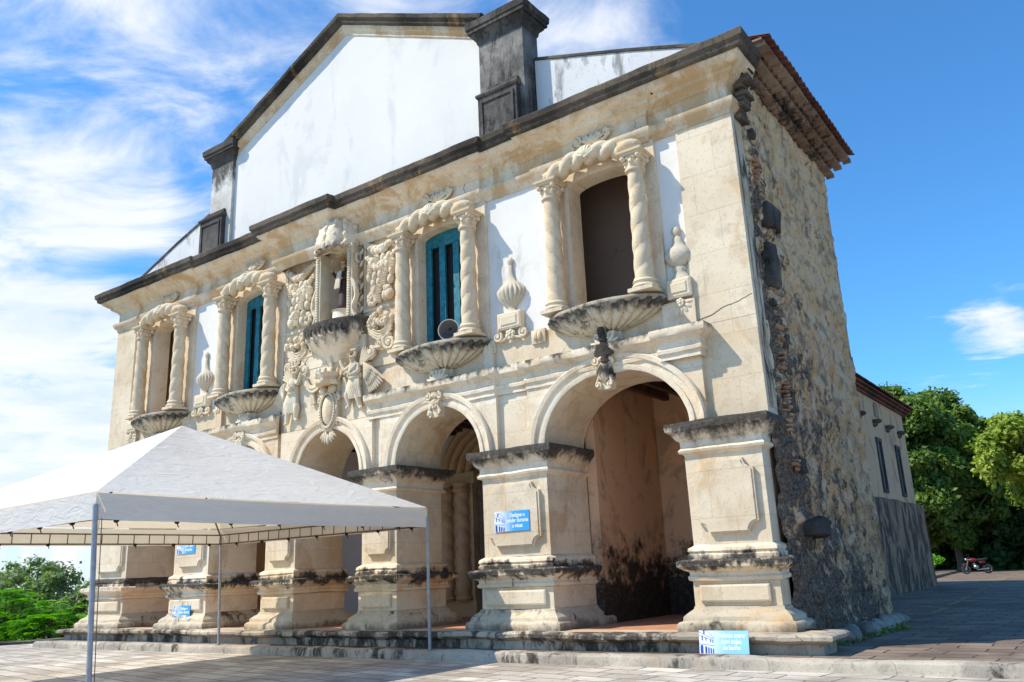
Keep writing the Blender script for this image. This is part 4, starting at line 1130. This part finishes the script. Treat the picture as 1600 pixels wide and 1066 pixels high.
# ================================================================== LOUDSPEAKER on the balcony
sp = empty('horn_loudspeaker', (3.86, -.52, 6.36), 'grey horn loudspeaker lying on the shell balcony of the right blue-shuttered window', 'loudspeaker')
g = MB(); prof = [(.27, .0), (.275, .015), (.25, .03), (.17, .10), (.09, .20), (.05, .30), (.05, .36), (.0, .37)]
rows = [[(r*math.cos(2*PI*k/28), z, .24+r*math.sin(2*PI*k/28)) for k in range(28)] for r, z in prof]; g.grid(rows, True)
g.grid([[(r*math.cos(2*PI*k/28), z, .24+r*math.sin(2*PI*k/28)) for k in range(28)] for r, z in ((.262, -.001), (.24, .03), (.15, .10), (.07, .2), (.0, .22))], True)
q = obj('horn_bell', g, plain('grey_horn_paint', (.12, .115, .11), .45, .2), sp, smooth_=True)
g = MB(); g.tube([(.272*math.cos(2*PI*k/28), -.004, .24+.272*math.sin(2*PI*k/28)) for k in range(29)], .012, 6); obj('rim', g, plain('pale_rim', (.5, .49, .47), .5), sp, smooth_=True)
g = MB(); g.tube([(0, .34, .24), (.0, .44, .24)], .085, 14); g.box(-.03, .03, .2, .26, 0, .15); obj('driver', g, M_dark, sp, smooth_=40)
g = MB(); g.tube([(.05, -.03, .24), (.0, .1, .24)], [.05, .02], 12); obj('cone', g, M_dark, sp)
sp.rotation_euler = (0, 0, R_(24)); sp.scale = (.84, .84, .84)

# ================================================================== SIGNS
def sign_mat(name, w_, blue2):
    m, t, b = new_mat(name); X, Y, Z = t.sep(t.node('ShaderNodeTexCoord').outputs['Object'])
    f = t.ramp(X, -w_*.42, w_*.12)
    t.set(b.inputs['Base Color'], t.mix(f, (.78, .84, .90), blue2)); b.inputs['Roughness'].default_value = .35; return m
M_txt = plain('sign_white_ink', (.88, .90, .92), .5, var=0, bmp=0); M_ink = plain('sign_blue_ink', (.03, .07, .42), .5, var=0, bmp=0)
def text_mesh(txt, size, mat, name='lettering'):
    cu = bpy.data.curves.new(name, 'FONT'); cu.body = txt; cu.size = size; cu.align_x = 'CENTER'; cu.align_y = 'CENTER'; cu.extrude = .0015; cu.offset = .0022; cu.space_line = .95
    o = bpy.data.objects.new(name, cu); COL.objects.link(o)
    dg = bpy.context.evaluated_depsgraph_get(); me = bpy.data.meshes.new_from_object(o.evaluated_get(dg)); bpy.data.objects.remove(o)
    me.materials.clear(); me.materials.append(mat); o = bpy.data.objects.new(name, me); COL.objects.link(o); return o
def sign(loc, w_, h_, txt, label, tilt=0, blue=(.045, .36, .80), ti=0):
    e = empty('sign', loc, label, 'sign', 'blue notice signs with a drawing of the church')
    g = MB(); g.box(-w_/2, w_/2, -.012, .0, 0, h_); bo = obj('sign_board', g, sign_mat('sign_gradient_%d' % ti, w_, blue), e)
    g = MB(); k = w_/.83; y = -.0155; L = -w_/2
    def rc(x, z, a, b_): g.box(L+x*k, L+(x+a)*k, y, -.0122, z*k, (z+b_)*k)
    for x, a, hh in ((.02, .045, .13), (.10, .03, .115), (.15, .02, .10), (.19, .018, .09), (.23, .015, .08)):
        rc(x, .008, a, hh*.8)
        g.add([(L+(x+a/2*(1+math.cos(t_)))*k, y+.0007, (.008+hh*.8+a/2*math.sin(t_))*k) for t_ in [PI*i/8 for i in range(9)]], [tuple(range(9))])
    for x, z, a, hh in ((.045, .20, .016, .075), (.11, .195, .012, .055), (.19, .175, .010, .045), (.228, .165, .010, .04), (.075, .30, .022, .055)): rc(x, z, a, hh)
    def ln(x0, z0, x1, z1, r_=.0028): g.tube([(L+x0*k, y+.001, z0*k), (L+x1*k, y+.001, z1*k)], r_, 4)
    ln(0, .33, .25, .22); ln(0, .28, .25, .195); ln(.06, .355, .14, .355); ln(.14, .355, .25, .235); ln(.005, .15, .25, .125)
    obj('church_drawing', g, M_ink, e)
    t = text_mesh(txt, .105*h_/.38, M_txt); t.parent = e; t.rotation_euler = (PI/2, 0, 0); t.location = (w_*.16, -.0135, h_*.52); t.scale = (.80, 1.0, 1)
    e.rotation_euler = (tilt, 0, 0); return e
T1_, T2_ = 'Desligue o\ncelular durante\na missa', 'Proibido entrar\ncom trajes\nde banho'
sign((5.17, YF-.10, 2.27), .83, .385, T1_, 'blue and white sign on the raised panel of the pier left of the widest arch', ti=1)
sign((9.51, -.96, .18), .79, .335, T2_, 'pale blue sign standing on the kerb step at the foot of the rightmost pier', tilt=R_(-8), blue=(.30, .62, .86), ti=2)
sign((-5.57, YF-.10, 2.34), .80, .385, T2_, 'blue sign on the upper panel of a pier, half hidden by the tent edge', ti=3)
sign((-5.57, YF-.125, .68), .78, .345, T1_, 'blue sign low on the pedestal of the pier behind the tent pole', ti=4)

# ================================================================== TENT
ZE = 2.44
A, B, Cc = Vector((3.56, -7.68, ZE)), Vector((3.75, -1.17, ZE)), Vector((-2.78, -1.22, ZE)); D = A+Cc-B
APX = Vector(((A.x+Cc.x)/2, (A.y+Cc.y)/2, 4.50)); HV = .36
tent = empty('event_tent', (APX.x, APX.y, 0), 'white pyramid-roof event tent on grey steel poles in front of the church', 'tent')
def tent_mat(name, c):
    m, t, b = new_mat(name); P = t.node('ShaderNodeTexCoord').outputs['Object']
    n = t.noise(t.mapping(P, (1, 1, 2)), 2.0, 6, .6, 1.0)
    col = t.mix(t.ramp(n, .35, .75), c, tuple(x*.93 for x in c)); t.set(b.inputs['Base Color'], col); b.inputs['Roughness'].default_value = .55
    bump(t, b, t.noise(t.mapping(P, (1, 1, 3.2), rot=(.1, .2, .5)), 2.6, 4, .5, 1.2), .5, .05)
    tr = t.node('ShaderNodeBsdfTranslucent'); tr.inputs['Color'].default_value = (.95, .82, .58, 1)
    mx = t.node('ShaderNodeMixShader'); mx.inputs[0].default_value = .28; t.l.new(b.outputs[0], mx.inputs[1]); t.l.new(tr.outputs[0], mx.inputs[2])
    t.l.new(mx.outputs[0], m.node_tree.nodes['Material Output'].inputs[0]); return m
M_tent = tent_mat('white_tent_cloth', (.88, .85, .79))
O = Vector((APX.x, APX.y, 0))
g = MB(); cs = [A, B, Cc, D]
for i in range(4):
    p, q = cs[i], cs[(i+1) % 4]; N = 26; rows = []
    for r in range(N+1):
        f = r/N; row = []
        for c_ in range(N+1):
            h = c_/N
            base = (p+Vector((0, 0, HV))).lerp(q+Vector((0, 0, HV)), h)
            v = base.lerp(APX, f)
            sag = -.085*math.sin(PI*f)*math.sin(PI*h)-.025*math.sin(PI*h)*(1-f)+(.012 if abs(h-.5) < .02 else 0)*(1-f)
            dn = noise.noise(Vector((v.x*1.1, v.y*1.1, v.z*3)))*.02*math.sin(PI*min(f, 1))*math.sin(PI*h)
            if f > .98: sag = dn = 0
            v = v+Vector((0, 0, sag+dn)); row.append(tuple(v-O))
        rows.append(row)
    g.grid(rows)
cano = obj('canopy', g, M_tent, tent, smooth_=18)
g = MB()
for i in range(4):
    p, q = cs[i], cs[(i+1) % 4]; nrm = (q-p).cross(Vector((0, 0, 1))).normalized(); rows = []
    for zf in (1.0, .66, .33, 0):
        row = []
        for c_ in range(61):
            h = c_/60; v = p.lerp(q, h)+Vector((0, 0, HV*zf-.02+(-.028*math.sin(PI*h) if zf > .9 else -.018*math.sin(PI*h))+(.012*noise.noise(Vector((c_*.3, i, zf))) if zf == 0 else 0)))
            v += nrm*(.015+.014*noise.noise(Vector((c_*.22, i*7, zf*1.5)))*(1-zf))*(1 if 0 < c_ < 60 else .3)
            row.append(tuple(v-O))
        rows.append(row)
    g.grid(rows)
obj('valance', g, tent_mat('tent_valance_cloth', (.75, .735, .71)), tent, smooth_=40)
M_steel = plain('galvanised_steel', (.34, .345, .36), .45, .5, var=.15, vscale=12); M_rust = plain('rusty_truss_steel', (.16, .10, .065), .7, .2, var=.3, vscale=10)
g = MB(); ins = .10
cc = (A+Cc)/2
ci = [c_+(cc-c_).normalized()*ins for c_ in cs]
for i in range(4):
    p, q = ci[i], ci[(i+1) % 4]
    for dz in (-.005, .20): g.tube([p-O+Vector((0, 0, dz)), q-O+Vector((0, 0, dz))], .016, 6)
    for k in range(19):
        v = p.lerp(q, k/18)-O; g.tube([v+Vector((0, 0, -.005)), v+Vector((0, 0, .2))], .011, 5)
    g.tube([p-O+Vector((0, 0, .2)), APX-O-Vector((0, 0, .12))], .018, 6)
obj('roof_truss', g, M_rust, tent)
for i in range(4):
    p, q = ci[i], ci[(i+1) % 4]
    for k in range(7):
        v = p.lerp(q, (k+.3)/7)-O; g = MB(); g.ell(v+Vector((0, 0, -.02)), (.04, .04, .035), 7, 5); g.tube([v+Vector((0, 0, -.03)), v+Vector((.02, .02, -.10))], .008, 4); obj('tie_knot', g, M_dark, tent)
feet = [Vector((3.72, -7.62, 0)), Vector((3.78, -1.17, .165)), Vector((-2.74, -1.16, .165)), Vector((D.x, D.y, 0))]
for i in range(4):
    t_ = cs[i]+Vector((0, 0, .18))-O; q = MB(); f_ = feet[i]-O
    q.tube([f_, t_], .036 if i == 0 else .032, 10); pl_ = obj('tent_pole', q, M_steel, tent, smooth_=True)
    q = MB(); q.box(f_.x-.06, f_.x+.06, f_.y-.06, f_.y+.06, f_.z+.0, f_.z+.012); obj('foot_plate', q, M_steel, pl_)
q = MB(); q.tube([cs[0]-O+Vector((.10, .05, .0)), cs[0]-O+Vector((.14, .08, -1.2)), feet[0]-O+Vector((.06, .04, .0))], .006, 5)
obj('tie_cord', q, M_rust, tent)
q = MB(); q.tube([cs[0]-O+Vector((-.72, .45, .05)), cs[0]-O+Vector((-.8, .5, -.02)), cs[0]-O+Vector((-.86, .5, -.2))], .008, 5)
obj('loose_cord', q, M_tent, tent)

# ================================================================== MOTORCYCLE
mc = empty('parked_motorcycle', (6.35, 50.2, .157), 'small red motorcycle parked in the shade under the trees beside the nave', 'motorcycle', rz=R_(20))
M_red = plain('red_paint', (.22, .018, .022), .3, var=.05, bmp=0, spec=.6); M_tyre = plain('black_rubber', (.02, .02, .02), .8); M_chrome = plain('engine_alloy', (.45, .45, .46), .35, .8)
for x in (-.65, .65):
    g = MB(); g.tube([(x+.27*math.cos(a), 0, .31+.27*math.sin(a)) for a in [2*PI*i/28 for i in range(29)]], .045, 8); wh = obj('wheel', g, M_tyre, mc, smooth_=True)
    g = MB(); g.tube([(x+.225*math.cos(a), 0, .31+.225*math.sin(a)) for a in [2*PI*i/24 for i in range(25)]], .016, 6)
    for k in range(10):
        a = 2*PI*k/10; g.tube([(x, 0, .31), (x+.22*math.cos(a), 0, .31+.22*math.sin(a))], .006, 4)
    g.tube([(x, -.08, .31), (x, .08, .31)], .045, 10); obj('rim', g, M_chrome, wh)
g = MB(); g.tube([(-.65, .07, .31), (-.5, .06, .75), (-.42, .05, .98)], .022, 6); g.tube([(-.65, -.07, .31), (-.5, -.06, .75), (-.42, -.05, .98)], .022, 6); obj('front_fork', g, M_chrome, mc)
g = MB(); g.tube([(-.42, 0, .9), (-.1, 0, .78), (.3, 0, .72), (.65, 0, .70)], .025, 6); g.tube([(-.42, 0, .9), (-.2, 0, .35), (.15, 0, .30), (.3, 0, .72)], .025, 6); g.tube([(.15, .07, .32), (.65, .07, .31)], .022, 6); g.tube([(.15, -.07, .32), (.65, -.07, .31)], .022, 6); obj('frame', g, M_dark, mc)
g = MB(); g.ell((-.16, 0, .88), (.27, .14, .13), 14, 9); obj('fuel_tank', g, M_red, mc, smooth_=True)
g = MB(); g.ell((.36, 0, .74), (.22, .11, .09), 12, 8); obj('side_panel', g, M_red, mc, smooth_=True)
g = MB(); g.ell((-.62, 0, .63), (.22, .06, .05), 10, 6); obj('front_fender', g, M_red, mc, smooth_=True)
g = MB(); g.tube([(.05, 0, .86), (.3, 0, .86), (.55, 0, .90), (.72, 0, .93)], [.09, .10, .09, .05], 10); obj('seat', g, M_tyre, mc, smooth_=True)
g = MB(); g.ell((-.02, 0, .45), (.17, .13, .14), 10, 8); g.tube([(-.1, .0, .5), (-.14, 0, .68)], .07, 10); g.tube([(-.1, -.12, .45), (.0, -.14, .26), (.7, -.14, .32)], [.02, .03, .045], 8); obj('engine', g, M_chrome, mc, smooth_=True)
g = MB(); g.tube([(-.34, -.36, 1.02), (-.42, -.2, 1.06), (-.42, .2, 1.06), (-.34, .36, 1.02)], .014, 6)
for s_ in (-1, 1): g.tube([(-.40, s_*.22, 1.05), (-.42, s_*.27, 1.2)], .008, 5); g.ell((-.42, s_*.28, 1.22), (.02, .07, .045), 8, 6)
obj('handlebar', g, M_dark, mc)
g = MB(); g.ell((-.56, 0, .93), (.09, .09, .09), 12, 8); obj('headlight', g, M_chrome, mc, smooth_=True)

# ================================================================== TREES
rng = np.random.default_rng(5)
def leaf_mat(name, c1_, c2_, tr=.3):
    m, t, b = new_mat(name); P = t.node('ShaderNodeTexCoord').outputs['Object']
    n = t.noise(P, .55, 4, .6); f = t.noise(P, 9, 2, .5)
    col = t.mix(t.ramp(n, .35, .65), c1_, c2_); col = t.mix(t.ramp(f, .3, .7, 0, .7), col, tuple(min(1, x*1.55) for x in c2_))
    t.set(b.inputs['Base Color'], col); b.inputs['Roughness'].default_value = .6; b.inputs['Specular IOR Level'].default_value = .25
    tn = t.node('ShaderNodeBsdfTranslucent'); t.set(tn.inputs['Color'], t.mix(1, col, (1.2, 1.5, .4), 'MULTIPLY'))
    mx = t.node('ShaderNodeMixShader'); mx.inputs[0].default_value = tr; t.l.new(b.outputs[0], mx.inputs[1]); t.l.new(tn.outputs[0], mx.inputs[2])
    t.l.new(mx.outputs[0], m.node_tree.nodes['Material Output'].inputs[0]); return m
def leaves(name, centers, radii, per, size, mat, parent, flat=.8, elong=1.6, shell=.15, seed=1):
    """leaf faces scattered through clumps; centers are relative to the parent"""
    r = np.random.default_rng(seed); C_ = np.repeat(np.array(centers), per, 0); Rr = np.repeat(np.array(radii), per)
    n = len(C_); d = r.normal(size=(n, 3)); d /= np.linalg.norm(d, axis=1)[:, None]
    rad = (shell+(1-shell)*r.random(n)**.6+.75*r.random(n)**4)*Rr
    P = C_+d*rad[:, None]*np.array([1, 1, flat])
    nr = d*.6+r.normal(size=(n, 3))*.55+np.array([0, 0, .45]); nr /= np.linalg.norm(nr, axis=1)[:, None]
    t1 = np.cross(nr, r.normal(size=(n, 3))); t1 /= np.linalg.norm(t1, axis=1)[:, None]; t2 = np.cross(nr, t1)
    s_ = size*(.6+.8*r.random(n)); a = t1*(s_*elong/2)[:, None]; b = t2*(s_/2)[:, None]
    V = np.stack([P-a, P-b*.9+a*.1, P+a, P+b*.9+a*.1], 1).reshape(-1, 3)
    me = bpy.data.meshes.new(name); me.vertices.add(4*n); me.vertices.foreach_set('co', V.astype(np.float32).ravel())
    me.loops.add(4*n); me.loops.foreach_set('vertex_index', np.arange(4*n, dtype=np.int32))
    me.polygons.add(n); me.polygons.foreach_set('loop_start', np.arange(0, 4*n, 4, dtype=np.int32)); me.polygons.foreach_set('loop_total', np.full(n, 4, dtype=np.int32))
    me.update(calc_edges=True); me.validate(); me.materials.append(mat)
    o = bpy.data.objects.new(name, me); COL.objects.link(o); o.parent = parent; return o
M_bark = plain('bark', (.13, .10, .075), .95, var=.35, vscale=5, bmp=.6)
def tree(name, loc, H, cr, mat, label, cat='tree', nclump=60, per=420, leaf=.34, seed=1, group=None, squash=.75, trunk_h=.35, trunk_r=.28, clump=.24, drop=0.):
    e = empty(name, loc, label, cat, group); r = random.Random(seed)
    cz = H-cr*squash; cen = []; rad = []
    for k in range(nclump):
        while True:
            v = Vector((r.uniform(-1, 1), r.uniform(-1, 1), r.uniform(-1, 1)))
            if .35 < v.length < 1: break
        f = (1+.22*math.sin(3*math.atan2(v.y, v.x)+seed)+.25*noise.noise(v*2.2+Vector((seed, 0, 0))))
        p = Vector((v.x*cr*.86*f, v.y*cr*.86*f, cz+v.z*cr*squash*.86-(drop*(v.x**2+v.y**2)*cr)))
        cen.append(tuple(p)); rad.append(cr*clump*r.uniform(.6, 1.25))
    g = MB(); hh = H*trunk_h
    g.tube([(0, 0, -.3), (.05, .02, hh*.4), (-.04, .05, hh), (.1, 0, cz)], [trunk_r*1.25, trunk_r, trunk_r*.85, trunk_r*.45], 10)
    for k in range(min(16, nclump)):
        c_ = Vector(cen[k]); s0 = Vector((0, 0, hh*(.75+.4*r.random()))); mid = s0.lerp(c_, .5)+Vector((r.uniform(-.4, .4), r.uniform(-.4, .4), r.uniform(-.1, .5)))*cr*.15
        g.tube(smooth([tuple(s0), tuple(mid), tuple(c_)], 3), [trunk_r*.4]*3+[trunk_r*.25]*2+[trunk_r*.12]*2, 6)
    obj('trunk', g, M_bark, e, smooth_=True)
    leaves('crown', cen, rad, per, leaf, mat, e, seed=seed)
    return e
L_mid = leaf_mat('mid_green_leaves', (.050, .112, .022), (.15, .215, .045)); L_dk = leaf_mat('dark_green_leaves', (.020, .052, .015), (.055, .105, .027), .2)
L_yel = leaf_mat('yellow_green_leaves', (.13, .20, .025), (.30, .35, .06)); L_bright = leaf_mat('bright_fern_leaves', (.06, .20, .012), (.16, .36, .02), .35); L_grey = leaf_mat('grey_green_leaves', (.10, .15, .06), (.22, .27, .13), .35)
GB = 'trees behind the church'
tree('broadleaf_tree', (.9, 56, 0), 16.0, 5.2, L_mid, 'tall light green tree rising just behind the nave roof', nclump=190, per=440, leaf=.26, seed=3, squash=1.4, trunk_h=.15, clump=.165, group=GB)
tree('broadleaf_tree', (4.0, 60, 0), 14.8, 4.9, L_mid, 'broad mid green tree behind the motorcycle, right of the tallest tree', nclump=170, per=440, leaf=.27, seed=8, squash=1.38, trunk_h=.15, clump=.17, group=GB)
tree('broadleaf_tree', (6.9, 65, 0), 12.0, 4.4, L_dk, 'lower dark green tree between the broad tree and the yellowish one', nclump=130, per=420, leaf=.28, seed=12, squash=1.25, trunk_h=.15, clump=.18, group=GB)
tree('broadleaf_tree', (11.6, 45, 0), 9.9, 3.7, L_yel, 'sunlit yellow-green tree at the right edge of the picture', nclump=85, per=460, leaf=.21, seed=21, clump=.19, squash=.85, group=GB)
tree('broadleaf_tree', (-4.0, 70, 0), 14.5, 6.0, L_dk, 'dark tree mostly hidden behind the church nave', nclump=60, per=300, leaf=.45, seed=31, squash=1.1, group=GB)
tree('broadleaf_tree', (12.0, 72, 0), 12.0, 6.0, L_dk, 'dark tree standing behind the yellow-green tree', nclump=90, per=330, leaf=.45, seed=33, squash=1.0, group=GB)
for i, (x, y, h, r_, lb) in enumerate(((.5, 66, 7.0, 4.0, 'dark bushy undergrowth beside the far end of the nave'), (4.6, 68, 7.0, 4.3, 'dark undergrowth bush directly behind the motorcycle'), (9.0, 66, 7.0, 4.6, 'dark undergrowth bush beneath the yellow-green tree'), (14.0, 64, 7.0, 4.6, 'dark undergrowth bush farthest right beneath the yellow-green tree'))):
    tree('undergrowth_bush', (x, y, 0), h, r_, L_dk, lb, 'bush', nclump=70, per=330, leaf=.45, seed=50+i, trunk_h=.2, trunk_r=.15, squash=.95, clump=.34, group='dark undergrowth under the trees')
tree('small_shrub', (3.3, 52.0, .15), 1.5, .75, L_bright, 'little bright green shrub left of the motorcycle', 'bush', nclump=12, per=160, leaf=.13, seed=61, trunk_h=.2, trunk_r=.04, squash=.9, clump=.4)

# left-hand bushes beyond the terrace edge
def fern_bush(loc, seed, R, H, label, mat, n=46, group=None):
    e = empty('fern_leaved_bush', loc, label, 'bush', group); r = random.Random(seed); g = MB(); V = []; F = []
    for k in range(n):
        a = r.uniform(0, 2*PI); rr = R*r.random()**.5; zb = H*(.25+.65*r.random())*(1-.45*(rr/R)**2)
        base = Vector((rr*math.cos(a), rr*math.sin(a), zb))
        for q in range(7):
            b_ = r.uniform(0, 2*PI); L = r.uniform(.45, .8); d = Vector((math.cos(b_), math.sin(b_), r.uniform(-.1, .6))).normalized(); side_ = d.cross(Vector((0, 0, 1))).normalized(); upv = side_.cross(d)
            for i in range(11):
                f = (i+1)/11; c_ = base+d*L*f-Vector((0, 0, .35*L*f*f)); wl = .17*math.sin(PI*min(1, .15+.8*f))+.03
                for s_ in (-1, 1):
                    tip = c_+side_*s_*wl+d*.05-Vector((0, 0, .02)); o_ = len(V); wd_ = d*.028
                    V += [tuple(c_), tuple((c_+tip)/2-wd_+upv*.01), tuple(tip), tuple((c_+tip)/2+wd_+upv*.01)]; F.append((o_, o_+1, o_+2, o_+3))
        g.tube([(base.x*.2, base.y*.2, -.9), (base.x*.6, base.y*.6, zb*.5), tuple(base)], [.035, .025, .012], 5)
    q = MB(); q.v = V; q.f = F; obj('foliage', q, mat, e)
    obj('stems', g, M_bark, e); return e
for i, (x, y, z, R, H, lb) in enumerate(((-24.2, 2.6, -1.2, 1.9, 3.5, 'bright green feathery bush at the left edge of the picture'), (-21.9, 2.4, -1.2, 1.8, 3.4, 'bright green feathery bush in the middle of the left group'), (-19.6, 3.2, -1.2, 1.5, 2.7, 'low bright feathery bush nearest the church corner'), (-18.0, 4.6, -1.2, 1.2, 2.0, 'smallest bright feathery bush, beside the church corner'))):
    fern_bush((x, y, z), 70+i, R, H, lb, L_bright, n=110, group='feathery bushes beyond the terrace')
GT = 'thin trees behind the feathery bushes'
for i, (x, y, h, r_, lb) in enumerate(((-34.2, 7.0, 4.6, 2.2, 'thin-leaved grey-green small tree farthest left behind the feathery bushes'), (-30.9, 7.4, 4.5, 2.1, 'airy grey-green small tree, second from the left behind the bushes'), (-28.0, 7.0, 4.2, 2.0, 'airy grey-green small tree, second from the church corner'), (-25.6, 7.4, 3.6, 1.9, 'airy grey-green small tree closest to the left corner of the church'), (-23.0, 6.2, 2.8, 1.5, 'lowest grey-green small tree, half hidden by the tent pole'))):
    tree('thin_tree', (x, y, -1.2), h, r_, L_grey, lb, nclump=30, per=110, leaf=.14, seed=81+i, clump=.22, trunk_r=.06, squash=.8, group=GT)
for i in range(9):
    tree('scrub_tree', (-58+i*4.2, 24+(i%3)*3, -1.3), 3.3+.4*(i%2), 3.2, L_grey, ('dull green scrub tree far behind the left bushes'), nclump=26, per=170, leaf=.24, seed=91+i, clump=.3, trunk_r=.1, group='far scrub trees behind the left bushes')
leaves('low_plants', [(-14.9-1.2*math.cos(i*1.3)+i*.16, -2.0+i*.42, -.45) for i in range(14)], [.55]*14, 260, .09, L_bright, None, seed=9)
tag(bpy.data.objects['low_plants'], 'low bright green ground plants growing along the terrace kerb', 'plants', None, 'stuff')
leaves('weeds', [(10.75+.03*i, .5+.42*i, .19) for i in range(10)], [.10]*10, 26, .05, L_mid, None, seed=10)
tag(bpy.data.objects['weeds'], 'small weeds growing among the stones at the foot of the side wall', 'weeds', None, 'stuff')
